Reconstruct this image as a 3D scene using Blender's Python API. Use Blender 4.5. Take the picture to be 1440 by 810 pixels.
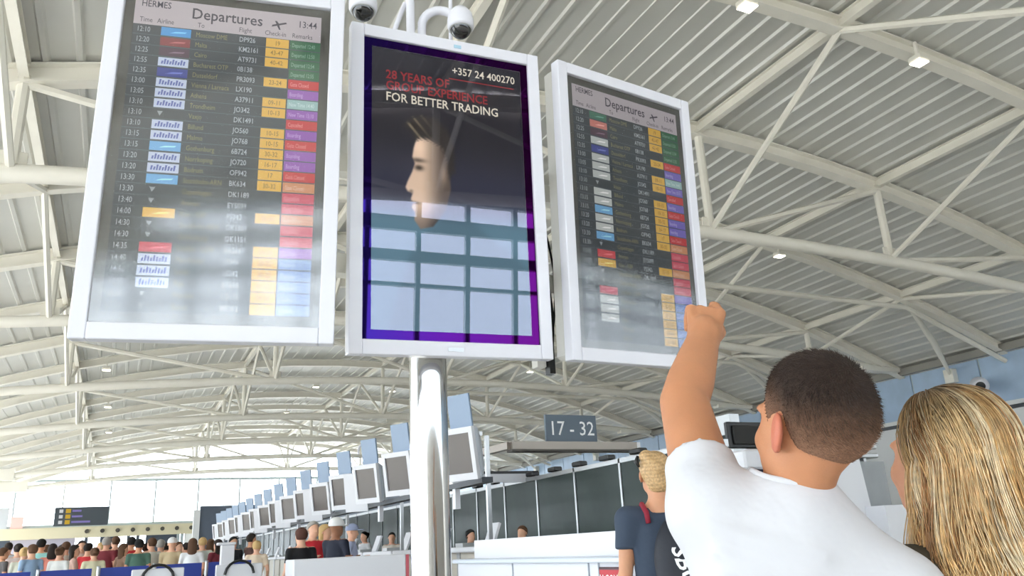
import bpy, bmesh, math, random
import numpy as np
from mathutils import Vector, Matrix
for o in list(bpy.data.objects): bpy.data.objects.remove(o)
SC = bpy.context.scene
COL = SC.collection
random.seed(7)

# ------------------------------------------------------------------ camera
CAM_F = np.array([0.42025244, 0.85436425, 0.3056953])
CAM_R = np.array([0.90315133, -0.42642066, -0.0498306])
CAM_U = np.array([-0.08778131, -0.29703055, 0.95082453])
CAM_C = np.array([0.0, 0.0, 1.3])
FOC = 1122.0
cd = bpy.data.cameras.new('camera'); cam = bpy.data.objects.new('camera', cd); COL.objects.link(cam)
cd.sensor_width = 36; cd.lens = FOC * 36 / 1440; cd.clip_end = 500; cd.clip_start = 0.05
cam.matrix_world = Matrix([[CAM_R[i], CAM_U[i], -CAM_F[i], CAM_C[i]] for i in range(3)] + [[0, 0, 0, 1]])
SC.camera = cam

# ------------------------------------------------------------------ daylight and exposure
world = bpy.data.worlds.new('world'); SC.world = world; world.use_nodes = True
wn = world.node_tree; wn.nodes.clear()
wo = wn.nodes.new('ShaderNodeOutputWorld'); bg = wn.nodes.new('ShaderNodeBackground')
bg.inputs[0].default_value = (0.83, 0.92, 1.0, 1); bg.inputs[1].default_value = 8.5
wn.links.new(bg.outputs[0], wo.inputs[0])
sd = bpy.data.lights.new('sun', 'SUN'); sd.energy = 22.0; sd.angle = 0.02; sd.color = (1, 0.95, 0.86)
so = bpy.data.objects.new('sun', sd); COL.objects.link(so)
so.rotation_euler = (math.radians(52), 0, math.radians(-30))
SC.view_settings.view_transform = 'Standard'; SC.view_settings.look = 'None'
SC.view_settings.gamma = 1.0; SC.view_settings.use_curve_mapping = False
SC.view_settings.exposure = -0.3
SC.cycles.max_bounces = 10; SC.cycles.diffuse_bounces = 6; SC.cycles.transparent_max_bounces = 24
SC.cycles.sample_clamp_indirect = 15

# ------------------------------------------------------------------ helpers
def lin(r, g, b):
    f = lambda c: (c / 255 / 12.92) if c / 255 <= 0.04045 else ((c / 255 + 0.055) / 1.055) ** 2.4
    return (f(r), f(g), f(b), 1.0)
MATS = {}
def mat(name, rgb, rough=0.5, metal=0.0, var=0.0, vscale=3.0, bump=0.0, bscale=60.0, bdist=.01, emit=0.0, spec=0.5, coat=0.0):
    """procedural principled material; rgb in 0..255 sRGB"""
    if name in MATS: return MATS[name]
    m = bpy.data.materials.new(name); m.use_nodes = True; nt = m.node_tree
    b = nt.nodes['Principled BSDF']; c = lin(*rgb)
    b.inputs['Base Color'].default_value = c; b.inputs['Roughness'].default_value = rough
    b.inputs['Metallic'].default_value = metal; b.inputs['Specular IOR Level'].default_value = spec
    b.inputs['Coat Weight'].default_value = coat
    if emit:
        b.inputs['Emission Color'].default_value = c; b.inputs['Emission Strength'].default_value = emit
    tc = nt.nodes.new('ShaderNodeTexCoord')
    if var:
        n = nt.nodes.new('ShaderNodeTexNoise'); n.inputs['Scale'].default_value = vscale; n.inputs['Detail'].default_value = 5
        r = nt.nodes.new('ShaderNodeMapRange'); r.inputs[1].default_value = 0.25; r.inputs[2].default_value = 0.75
        r.inputs[3].default_value = 1 - var; r.inputs[4].default_value = 1 + var
        mx = nt.nodes.new('ShaderNodeMix'); mx.data_type = 'RGBA'; mx.blend_type = 'MULTIPLY'; mx.inputs[0].default_value = 1
        mx.inputs[6].default_value = c
        nt.links.new(tc.outputs['Object'], n.inputs['Vector']); nt.links.new(n.outputs[0], r.inputs[0])
        nt.links.new(r.outputs[0], mx.inputs[7]); nt.links.new(mx.outputs[2], b.inputs['Base Color'])
    if bump:
        n2 = nt.nodes.new('ShaderNodeTexNoise'); n2.inputs['Scale'].default_value = bscale; n2.inputs['Detail'].default_value = 4
        bp = nt.nodes.new('ShaderNodeBump'); bp.inputs['Strength'].default_value = bump; bp.inputs['Distance'].default_value = bdist
        nt.links.new(tc.outputs['Object'], n2.inputs['Vector']); nt.links.new(n2.outputs[0], bp.inputs['Height'])
        nt.links.new(bp.outputs[0], b.inputs['Normal'])
    MATS[name] = m; return m
def emission(name, rgb, s=1.0):
    if name in MATS: return MATS[name]
    m = bpy.data.materials.new(name); m.use_nodes = True; nt = m.node_tree; nt.nodes.clear()
    o = nt.nodes.new('ShaderNodeOutputMaterial'); e = nt.nodes.new('ShaderNodeEmission')
    e.inputs[0].default_value = lin(*rgb); e.inputs[1].default_value = s
    nt.links.new(e.outputs[0], o.inputs[0]); MATS[name] = m; return m
def glass(name, tint=(255, 255, 255), refl=0.1, rough=0.0, gtint=(255, 255, 255)):
    """thin pane: mostly see-through with a mirror share"""
    if name in MATS: return MATS[name]
    m = bpy.data.materials.new(name); m.use_nodes = True; nt = m.node_tree; nt.nodes.clear()
    o = nt.nodes.new('ShaderNodeOutputMaterial'); t = nt.nodes.new('ShaderNodeBsdfTransparent'); g = nt.nodes.new('ShaderNodeBsdfGlossy')
    t.inputs[0].default_value = lin(*tint); g.inputs[0].default_value = lin(*gtint); g.inputs['Roughness'].default_value = rough
    x = nt.nodes.new('ShaderNodeMixShader'); x.inputs[0].default_value = refl
    nt.links.new(t.outputs[0], x.inputs[1]); nt.links.new(g.outputs[0], x.inputs[2]); nt.links.new(x.outputs[0], o.inputs[0])
    MATS[name] = m; return m

class MB:
    """collects shapes; build() links them as one mesh object"""
    def __init__(s): s.v = []; s.f = []; s.m = []; s.cur = 0
    def add(s, vs, fs):
        n = len(s.v); s.v += [tuple(map(float, p)) for p in vs]; s.f += [tuple(i + n for i in f) for f in fs]; s.m += [s.cur] * len(fs)
    def box(s, x0, x1, y0, y1, z0, z1):
        s.add([(x0,y0,z0),(x1,y0,z0),(x1,y1,z0),(x0,y1,z0),(x0,y0,z1),(x1,y0,z1),(x1,y1,z1),(x0,y1,z1)],
              [(0,3,2,1),(4,5,6,7),(0,1,5,4),(1,2,6,5),(2,3,7,6),(3,0,4,7)])
    def bbox(s, x0, x1, y0, y1, z0, z1, b):
        """box with chamfered edges in plan and section (24 vertices)"""
        vs = []; 
        for zz, ins in ((z0, b), (z0 + b, 0), (z1 - b, 0), (z1, b)):
            a0, a1, c0, c1 = x0 + ins, x1 - ins, y0 + ins, y1 - ins; e = b if ins == 0 else b * .5
            vs += [(a0+e,c0,zz),(a1-e,c0,zz),(a1,c0+e,zz),(a1,c1-e,zz),(a1-e,c1,zz),(a0+e,c1,zz),(a0,c1-e,zz),(a0,c0+e,zz)]
        fs = [tuple(range(7, -1, -1)), tuple(range(24, 32))]
        for k in range(3):
            for i in range(8): j = (i + 1) % 8; fs.append((k*8+i, k*8+j, k*8+8+j, k*8+8+i))
        s.add(vs, fs)
    def tube(s, pts, r, n=8, cap=True):
        pts = [np.array(p, float) for p in pts]; rs = r if hasattr(r, '__len__') else [r] * len(pts)
        up = None; vs = []; fs = []
        for i, p in enumerate(pts):
            t = pts[min(i + 1, len(pts) - 1)] - pts[max(i - 1, 0)]; t /= np.linalg.norm(t) + 1e-12
            if up is None:
                up = np.array([0, 0, 1.]) if abs(t[2]) < .9 else np.array([1., 0, 0])
            a = up - t * (up @ t); a /= np.linalg.norm(a) + 1e-12; up = a; b = np.cross(t, a)
            for k in range(n):
                w = 2 * math.pi * k / n; vs.append(p + rs[i] * (math.cos(w) * a + math.sin(w) * b))
        for i in range(len(pts) - 1):
            for k in range(n):
                j = (k + 1) % n; fs.append((i*n+k, i*n+j, (i+1)*n+j, (i+1)*n+k))
        if cap: fs.append(tuple(range(n - 1, -1, -1))); fs.append(tuple(range((len(pts)-1)*n, len(pts)*n)))
        s.add(vs, fs)
    def bar(s, a, b, w, h, up=(0, 0, 1)):
        """rectangular bar from a to b, w across, h along up"""
        a = np.array(a, float); b = np.array(b, float); t = b - a; t /= np.linalg.norm(t); u = np.array(up, float)
        sd_ = np.cross(t, u); sd_ /= np.linalg.norm(sd_); u = np.cross(sd_, t)
        vs = [p + sd_ * x * w / 2 + u * y * h / 2 for p in (a, b) for x, y in ((-1,-1),(1,-1),(1,1),(-1,1))]
        s.add(vs, [(3,2,1,0),(4,5,6,7),(0,1,5,4),(1,2,6,5),(2,3,7,6),(3,0,4,7)])
    def ibeam(s, a, b, w, h, t=0.03):
        a = np.array(a, float); b = np.array(b, float); z = np.array([0, 0, 1.])
        d = (b - a) / np.linalg.norm(b - a); u = z - d * (z @ d); u /= np.linalg.norm(u)
        s.bar(a + u * (h/2 - t/2), b + u * (h/2 - t/2), w, t); s.bar(a - u * (h/2 - t/2), b - u * (h/2 - t/2), w, t)
        s.bar(a, b, t * 1.2, h - 2 * t)
    def lathe(s, c, prof, n=20, axis=(0, 0, 1)):
        c = np.array(c, float); ax = np.array(axis, float); ax /= np.linalg.norm(ax)
        u = np.cross(ax, (1, 0, 0) if abs(ax[0]) < .9 else (0, 1, 0)); u /= np.linalg.norm(u); w = np.cross(ax, u)
        vs = []; fs = []
        for r, h in prof:
            for k in range(n): q = 2*math.pi*k/n; vs.append(c + ax*h + r*(math.cos(q)*u + math.sin(q)*w))
        for i in range(len(prof)-1):
            for k in range(n): j = (k+1) % n; fs.append((i*n+k, i*n+j, (i+1)*n+j, (i+1)*n+k))
        fs.append(tuple(range(n-1, -1, -1))); fs.append(tuple(range((len(prof)-1)*n, len(prof)*n)))
        s.add(vs, fs)
    def mesh(s, name, mats, smooth=False):
        me = bpy.data.meshes.new(name); me.from_pydata(s.v, [], s.f); 
        for m in (mats if isinstance(mats, (list, tuple)) else [mats]): me.materials.append(m)
        me.polygons.foreach_set('material_index', s.m)
        if smooth: me.polygons.foreach_set('use_smooth', [True] * len(s.f))
        bm = bmesh.new(); bm.from_mesh(me); bmesh.ops.recalc_face_normals(bm, faces=bm.faces); bm.to_mesh(me); bm.free()
        me.update(); return me
    def build(s, name, mats, parent=None, smooth=False, M=None):
        return link(name, s.mesh(name, mats, smooth), parent, M)
def link(name, me, parent=None, M=None):
    o = bpy.data.objects.new(name, me); COL.objects.link(o)
    if M is not None: o.matrix_basis = M
    if parent is not None: o.parent = parent
    return o
def empty(name, loc=(0, 0, 0), rz=0.0):
    o = bpy.data.objects.new(name, None); COL.objects.link(o); o.location = loc; o.rotation_euler = (0, 0, rz); o.empty_display_size = .1
    return o
def tag(o, label=None, cat=None, group=None, kind=None):
    if label: o['label'] = label
    if cat: o['category'] = cat
    if group: o['group'] = group
    if kind: o['kind'] = kind
    return o
def pix(x, y, d):
    v = CAM_F + CAM_R * (x - 720) / FOC + CAM_U * (405 - y) / FOC
    return CAM_C + v / np.linalg.norm(v) * d
def autosmooth(o, ang=35):
    me = o.data; me.polygons.foreach_set('use_smooth', [True] * len(me.polygons))
    try: me.set_sharp_from_angle(angle=math.radians(ang))
    except Exception: pass
    return o

# ------------------------------------------------------------------ materials of the building
M_steel = mat('white_painted_steel', (238, 235, 226), .42, var=.04, vscale=1.5)
M_deck = mat('galvanised_deck', (212, 212, 208), .36, .15, var=.05, vscale=.6)
M_wallw = mat('white_wall_paint', (236, 237, 238), .6)
M_blue = mat('pale_blue_wall_panel', (172, 196, 224), .4, var=.10, vscale=1.2)
M_floor = mat('polished_floor', (214, 212, 208), .3, var=.05, vscale=2)
M_gl = glass('clear_glazing', refl=.06)
M_mull = mat('grey_mullion', (178, 190, 194), .5)
M_dark = mat('charcoal_panel', (62, 72, 86), .5)

# ------------------------------------------------------------------ the setting
XL, XR, YB, YF = -11.0, 30.0, -14.0, 76.0
b = MB(); b.box(XL - .3, XR + .3, YB - .3, YF + .3, -.3, 0); tag(b.build('floor', M_floor), kind='structure')
b = MB(); b.box(-150, 150, -160, 220, -.5, -.31); tag(b.build('ground', mat('apron_concrete', (190, 186, 178), .8, var=.06, vscale=.2)), 'pale concrete forecourt outside the glazed hall', 'ground', kind='structure')

def zt(x): return 1.3 + 9.75 - .0101 * (x - 11) ** 2
def zb(x): return 1.3 + 6.97 - .003 * (x - 14) ** 2
NX = [-9.3, -2.1, 5.2, 12.4, 18.6, 24.8, 30.0]
Y0, PIT = 14.1, 9.24
KS = list(range(-3, 7))
EDGES_X = [XL - .6] + NX[:-1] + [XR + .9]

# corrugated roof deck: one ribbed panel for each bay
ceiling = tag(empty('ceiling', (0, 0, 0)), kind='structure')
def deck_mesh(xa, xb, ly):
    b = MB(); n = max(2, int(round((xb - xa) / .52))); w = (xb - xa) / n
    xs = []
    for i in range(n):
        a = xa + i * w
        xs += [(a, 0), (a + w*.40, 0), (a + w*.47, -.055), (a + w*.62, -.055), (a + w*.69, 0)]
    xs.append((xb, 0))
    vs = []
    for x, dz in xs: z = zt(x) + .24 + dz; vs += [(x, 0, z), (x, ly, z)]
    b.add(vs, [(2*i, 2*i+1, 2*i+3, 2*i+2) for i in range(len(xs) - 1)])
    vs2 = []
    for x in (xa, xb): vs2 += [(x, 0, zt(x)+.34), (x, ly, zt(x)+.34)]
    b.add(vs2, [(0, 1, 3, 2)])
    return b.mesh('deck_panel', M_deck)
hp = PIT / 2
ys = [Y0 + k * hp for k in range(-6, 14)]
for i in range(len(EDGES_X) - 1):
    me = deck_mesh(EDGES_X[i] + .0, EDGES_X[i + 1], hp)
    for y in ys: link('deck_panel', me, ceiling, Matrix.Translation((0, y, 0)))
# purlins between the arched beams
for x in NX:
    b = MB(); b.ibeam((x, 0, zt(x) + .06), (x, hp, zt(x) + .06), .16, .26, .025); me = b.mesh('purlin', M_steel)
    for y in ys: link('purlin', me, ceiling, Matrix.Translation((0, y, 0)))

# arched steel trusses (posts stand on the bottom chord) and the lighter beams between them
def truss_parts():
    P = []
    def part(name, fn):
        b = MB(); fn(b); P.append((name, autosmooth_mesh(b.mesh(name, M_steel))))
    def topc(b):
        for i in range(len(NX) - 1):
            xs = np.linspace(NX[i], NX[i+1], 4)
            for j in range(3): b.ibeam((xs[j], 0, zt(xs[j])), (xs[j+1], 0, zt(xs[j+1])), .30, .36, .035)
    part('top_chord', topc)
    def botc(b):
        xs = np.linspace(-8.6, 29.6, 17); b.tube([(x, 0, zb(x)) for x in xs], .16, 10)
    part('bottom_chord', botc)
    for x in NX[1:-1]:
        part('post', lambda b: b.tube([(x, 0, zb(x)), (x, 0, zt(x))], .105, 8))
    for i in range(1, len(NX) - 2):
        a, c = NX[i], NX[i+1]
        if i < 3: part('diagonal', lambda b: b.tube([(a, 0, zt(a) - .15), (c, 0, zb(c))], .08, 6))
        else: part('diagonal', lambda b: b.tube([(c, 0, zt(c) - .15), (a, 0, zb(a))], .08, 6))
    for x in NX[1:-1]:
        for s in (-1, 1):
            part('raking_brace', lambda b: b.tube([(x, 0, zb(x) + .05), (x, s * hp, zt(x) - .1)], .075, 6))
    part('end_box', lambda b: b.box(27.4, 29.8, -.22, .22, zb(28.6) - .15, zt(29.0) - .12))
    part('end_box', lambda b: b.box(-9.0, -6.2, -.22, .22, zb(-7.6) - .15, zt(-7.6) - .12))
    for x in NX[1:-1]:
        part('node_plate', lambda b: b.box(x - .22, x + .22, -.03, .03, zb(x) - .05, zb(x) + .38))
    return P
def autosmooth_mesh(me):
    me.polygons.foreach_set('use_smooth', [True] * len(me.polygons)); me.set_sharp_from_angle(angle=math.radians(40)); return me
TP = truss_parts()
words = ['first', 'second', 'third', 'fourth', 'fifth', 'sixth', 'seventh', 'eighth', 'ninth', 'tenth', 'eleventh', 'twelfth', 'thirteenth', 'fourteenth', 'fifteenth', 'sixteenth', 'seventeenth']
for k in KS:
    t = empty('roof_truss', (0, Y0 + k * PIT, 0))
    lab = 'white arched roof truss, %s behind the display screens' % ['third', 'second', 'first'][k + 3] if k < 0 else 'white arched steel roof truss, %s from the display screens' % words[k]
    tag(t, lab, 'truss', 'arched roof trusses')
    for n, me in TP: link(n, me, t)
def beam_mesh():
    b = MB()
    for i in range(len(NX) - 1):
        xs = np.linspace(NX[i], NX[i+1], 4)
        for j in range(3): b.ibeam((xs[j], 0, zt(xs[j])), (xs[j+1], 0, zt(xs[j+1])), .26, .32, .035)
    return b.mesh('arched_roof_beam', M_steel)
BM = beam_mesh()
for k in KS:
    o = link('arched_roof_beam', BM, None, Matrix.Translation((0, Y0 + (k + .5) * PIT, 0)))
    lab = 'plain white arched roof beam overhead, %s behind the viewpoint' % ['second', 'first'][k + 3] if k < -1 else 'plain white arched roof beam, %s beyond the display screens' % words[k + 1]
    tag(o, lab, 'beam', 'plain arched beams between the trusses')
    # raking strut from the beam to the right wall
    if k >= -1:
        y = Y0 + (k + .5) * PIT
        b = MB(); b.tube([(25, 0, zt(25) - .1), (28.0, 1.4, 7.95), (29.85, 2.3, 6.9)], [.07, .13, .06], 12)
        r = empty('wall_strut', (0, y, 0)); o = b.build('strut_tube', M_steel, r); autosmooth(o)
        if k >= 0: b = MB(); b.tube([(14, 0, 8.75), (25, 0, zt(25) - .35), (29.9, 0, 7.0)], .09, 8); autosmooth(b.build('tie_rod', M_steel, r))
        b = MB(); b.box(29.7, 29.98, 2.1, 2.5, 6.6, 7.15); b.build('base_plate', M_steel, r)
        tag(r, 'slanting tubular strut propping the %s plain roof beam off the right wall' % words[k + 1], 'strut', 'struts on the right wall')

# right wall: white below, pale blue panels above
wr = empty('wall_right', (XR, 0, 0)); tag(wr, kind='structure')
b = MB(); b.box(.0, .3, YB, YF, 0, 5.3); b.build('wall_base', M_wallw, wr)
b = MB(); b.box(-.06, .0, YB, YF, 5.22, 5.36); b.build('ledge', mat('dark_ledge', (70, 74, 80), .5), wr)
b = MB(); b.box(-.10, .0, YB, YF, 5.36, 5.52); b.build('white_rail', M_wallw, wr)
b = MB(); b.box(-.02, .02, 0, 3.0, 0, 1.82); pm = b.mesh('blue_panel', M_blue)
y = YB
while y < YF - .1:
    link('blue_panel', pm, wr, Matrix.Translation((0, y + .03, 5.5))); y += 3.08
b = MB(); b.box(.03, .3, YB, YF, 5.3, 7.6); b.build('wall_top', M_mull, wr)
b = MB(); b.box(-.35, .02, YB, YF, 7.34, 7.62); b.build('fascia', mat('eave_grey', (150, 148, 142), .6), wr)

# glazed walls: behind the camera, on the left and at the far end
def glazed(name, w, h0, h, nx, rows, M, zoff=0.0, thick=()):
    root = tag(empty(name), kind='structure'); root.matrix_basis = M
    dx = w / nx
    for i in range(nx + 1):
        b = MB(); x = i * dx; b.box(x - .06, x + .06, -.09, .09, h0, h); b.build('mullion', M_mull, root)
    for z, t in rows:
        b = MB(); b.box(0, w, -.10, .10, z - t / 2, z + t / 2); b.build('transom', M_mull, root)
    b = MB(); b.box(.07, dx - .07, -.012, .012, h0, h); pm = b.mesh('pane', M_gl)
    for i in range(nx): link('pane', pm, root, Matrix.Translation((i * dx, 0, 0)))
    return root
def gable(name, y, h):
    b = MB(); xs = np.linspace(XL, XR, 24)
    for i in range(23):
        x0, x1 = xs[i], xs[i+1]
        vs = [(x0, y, h), (x1, y, h), (x1, y, zt(x1) + .2), (x0, y, zt(x0) + .2)]
        b.add(vs + [(p[0], p[1] + .2, p[2]) for p in vs], [(0,1,2,3), (7,6,5,4)])
    return b
glazed('window_1', XR - XL, 4.2, 8.1, 31, [(4.25, .12), (5.75, .08), (6.5, .27), (7.35, .36), (8.05, .1)], Matrix.Translation((XL, YB, 0)))
gbl = gable('wall_back', YB - .1, 8.1); gbl.box(XL, XR, YB - .2, YB + .1, 0, 4.2)  # solid lower part is unseen, added to cut daylight on the foreground
tag(gbl.build('wall_back', mat('back_wall_paint', (196, 192, 186), .7)), kind='structure')
glazed('window_2', YF - YB, 0, 6.0, 36, [(2.8, .16), (4.4, .12), (5.95, .2)], Matrix.Translation((XL, YB, 0)) @ Matrix.Rotation(math.pi/2, 4, 'Z'))
wl = empty('wall_left'); tag(wl, kind='structure'); b = MB(); b.box(XL - .2, XL + .1, YB, YF, 6.0, zt(XL) + .1); b.build('eave_band', M_steel, wl)

# ------------------------------------------------------------------ far end of the hall
wf = tag(empty('wall_far', (0, YF, 0)), kind='structure')
M_cream = mat('cream_bulkhead', (206, 198, 170), .6)
glazed('window_3', XR - XL, 4.4, 8.2, 12, [(4.5, .25), (8.1, .2)], Matrix.Translation((XL, YF + .2, 0)))
b = MB(); b.box(XL, 11, -.5, .3, 3.55, 4.4); b.build('bulkhead', M_cream, wf)
lm = MB(); lm.lathe((0, 0, 0), [(.10, 0), (.16, -.12), (.17, -.2), (.14, -.2)], 10, (0, 1, 0)); lme = lm.mesh('spot_ring', mat('dark_spot_ring', (70, 66, 58), .4))
for i in range(10):
    link('spot_ring', lme, wf, Matrix.Translation((-2.2 + i * 1.12, -.5, 4.02)))
for i, (x0, x1, m) in enumerate([(-11, -7.5, M_dark), (-7.5, -3.0, mat('mauve_wall', (170, 165, 178), .6)), (-1.2, -.3, M_dark), (2.2, 4.6, M_dark), (5.2, 6.5, M_wallw)]):
    b = MB(); b.box(x0, x1, -.1, .1, 0, 3.55); b.build('wall_section', m, wf)
for x in (-2.2, -.25, .9, 1.6, 4.7, 5.0):
    b = MB(); b.box(x - .12, x + .12, -.25, .05, 0, 3.6); b.build('door_post', M_dark if x < 2 else M_mull, wf)
b = MB(); b.box(XL, XR, -.02, .02, 0, 3.5); b.build('pane', M_gl, wf)
wi = tag(empty('wall_inner', (0, 60, 0)), kind='structure')
b = MB(); b.box(5.0, 9.0, 0, .3, 0, 4.85); b.build('partition', mat('slate_partition', (92, 102, 118), .55, var=.05), wi)
b = MB(); b.box(8.0, 8.3, -38, 0, 0, 3.9); b.build('side_run', mat('slate_partition', (92, 102, 118), .55, var=.05), wi)
b = MB(); b.box(4.6, 5.0, -.1, .4, 0, 4.6); b.build('white_edge', M_wallw, wi)

# hanging direction sign on the bulkhead at the far end
sg = empty('direction_sign', (-4.3, 70, 4.25)); tag(sg, 'dark hanging direction board with yellow pictogram squares at the far end', 'sign')
b = MB(); b.box(0, 3.6, 0, .12, 0, 1.35); b.build('board', mat('sign_charcoal', (58, 66, 74), .5), sg)
for r in range(3):
    z = 1.08 - r * .40
    b = MB(); b.box(.30, .55, -.01, 0, z - .12, z + .12); b.build('arrow_mark', emission('sign_white', (235, 238, 240), .9), sg)
    b = MB(); b.box(.72, 1.05, -.01, 0, z - .15, z + .15); b.build('pictogram', emission('sign_yellow', (225, 185, 70), .9), sg)
    b = MB(); b.box(1.15, [1.75, 1.85, 2.4][r], -.01, 0, z - .07, z + .07); b.build('text_line', emission('sign_violet', (150, 140, 205) if r < 2 else (200, 205, 210), .9), sg)
for x in (.5, 3.1):
    b = MB(); b.tube([(x, .06, 1.35), (x, .06, 5.6)], .025, 6); b.build('hanger', M_steel, sg)
b = MB(); b.box(-7.6, -6.75, 75.6, 75.7, 4.4, 5.3); tag(b.build('pink_notice_board', mat('pink_board', (232, 186, 180), .6)), 'small pink notice board standing on the cream bulkhead at the far end', 'sign')
b = MB(); b.box(-9.6, -7.8, 75.6, 75.75, 4.4, 6.0); tag(b.build('grey_notice_board', mat('grey_board', (186, 190, 196), .6)), 'grey notice board on the cream bulkhead at the left edge', 'sign')

# ------------------------------------------------------------------ floodlights under the roof beams
M_lamp = emission('lamp_glow', (255, 246, 222), 14.0)
def flood(x, y, z, lab):
    r = empty('floodlight', (x, y, z))
    b = MB(); b.bbox(-.17, .17, -.14, .14, 0, .14, .03); b.build('lamp_housing', M_steel, r)
    b = MB(); b.box(-.15, .15, -.12, .12, -.012, 0); b.build('lamp_glass', M_lamp, r)
    b = MB(); b.box(-.03, .03, -.03, .03, .13, .5); b.build('bracket', M_steel, r)
    tag(r, lab, 'ceiling light', 'floodlights under the roof beams')
    return r
k = 0
for i, y in enumerate([Y0 - hp, Y0 + hp, Y0 + 2 * PIT - hp, Y0 + 3 * PIT - hp, Y0 + 4 * PIT - hp, Y0 + 5 * PIT - hp]):
    for j, x in enumerate((9.7, 14.3, -1.0, 19.0)):
        if i == 0 and j > 1: continue
        if i == 1 and j != 3: continue
        side = ['left-of-centre', 'right-of-centre', 'far left', 'far right'][j]
        flood(x, y - .25, zt(x) - .48, 'lit white floodlight, %s one under the %s plain roof beam' % (side, words[i]))

# ------------------------------------------------------------------ flight displays on the pillar
M_white = mat('white_lacquer', (220, 220, 229), .3, coat=.2)
M_side = mat('light_grey_housing', (214, 212, 206), .45)
M_black = mat('black_plastic', (14, 15, 18), .35)
M_chrome = mat('brushed_chrome', (205, 205, 205), .09, 1.0)
M_cable = mat('black_cable', (18, 18, 20), .5)
SW, SH = .79, 1.30
def screen_matrix(yaw, tilt, roll, pos):
    y, t, rl = map(math.radians, (yaw, tilt, roll))
    r = np.array([math.cos(y), -math.sin(y), 0]); n = np.array([-math.sin(y), -math.cos(y), 0]); u = np.array([0, 0, 1.]) * math.cos(t) + n * math.sin(t)
    r, u = r * math.cos(rl) + u * math.sin(rl), u * math.cos(rl) - r * math.sin(rl)
    d = np.cross(u, r)   # into the screen
    return Matrix([[r[i], d[i], u[i], pos[i]] for i in range(3)] + [[0, 0, 0, 1]])
_txt = {}
def text_verts(s, size, bold=0.0):
    key = (s, round(size, 4), bold)
    if key not in _txt:
        c = bpy.data.curves.new('t', 'FONT'); c.body = s; c.size = size; c.resolution_u = 2; c.offset = bold * size
        o = bpy.data.objects.new('t', c); me = bpy.data.meshes.new_from_object(o)
        _txt[key] = ([tuple(v.co) for v in me.vertices], [tuple(p.vertices) for p in me.polygons])
        bpy.data.objects.remove(o); bpy.data.curves.remove(c); bpy.data.meshes.remove(me)
    return _txt[key]
def text(b, s, x, z, size, y, align='l', bold=0.0, sx=1.0):
    """flat lettering in the local xz plane at depth y"""
    vs, fs = text_verts(s, size, bold)
    if not vs: return
    w = max(v[0] for v in vs) * sx; ox = {'l': x, 'c': x - w / 2, 'r': x - w}[align]
    b.add([(v[0] * sx + ox, y, v[1] + z) for v in vs], fs)
BS, BT, BB = .05, .05, .055     # frame widths: sides, top, bottom
GX, GZ0, GZ1 = SW/2 - BS, -SH/2 + BB, SH/2 - BT
def make_case(root, dep=.13):
    b = MB()
    for (x0, x1, z0, z1) in ((-SW/2, -GX, -SH/2, SH/2), (GX, SW/2, -SH/2, SH/2), (-GX, GX, GZ1, SH/2), (-GX, GX, -SH/2, GZ0)):
        b.box(x0, x1, 0, .05, z0, z1)
    o = b.build('frame', M_white, root)
    bv = o.modifiers.new('bevel', 'BEVEL'); bv.width = .004; bv.segments = 2
    b = MB(); b.bbox(-SW/2 + .012, SW/2 - .012, .05, dep, -SH/2 + .012, SH/2 - .012, .015); b.build('housing', M_side, root)
    b = MB(); b.box(-.30, .30, dep, dep + .05, -.45, .45); b.build('back_cover', M_side, root)
AX, AZ0, AZ1 = GX - .032, GZ0 + .036, GZ1 - .034     # picture area
AW, AH = 2 * AX, AZ1 - AZ0
def quad(b, u0, u1, z0, z1, y):
    x0, x1 = -AX + u0 * AW, -AX + u1 * AW
    b.add([(x0, y, z0), (x1, y, z0), (x1, y, z1), (x0, y, z1)], [(0, 1, 2, 3)])
GRN, RED, PUR, TEA, ORA, PNK, BLU = (38, 100, 70), (196, 40, 52), (146, 84, 178), (150, 186, 186), (206, 140, 100), (205, 70, 95), (120, 150, 200)
YEL = (226, 180, 74)
WHT, SKY, NAVY, BLU2, REDT, MAR = (196, 208, 232), (110, 175, 225), (52, 66, 150), (62, 150, 215), (130, 40, 50), (72, 40, 66)
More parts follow.
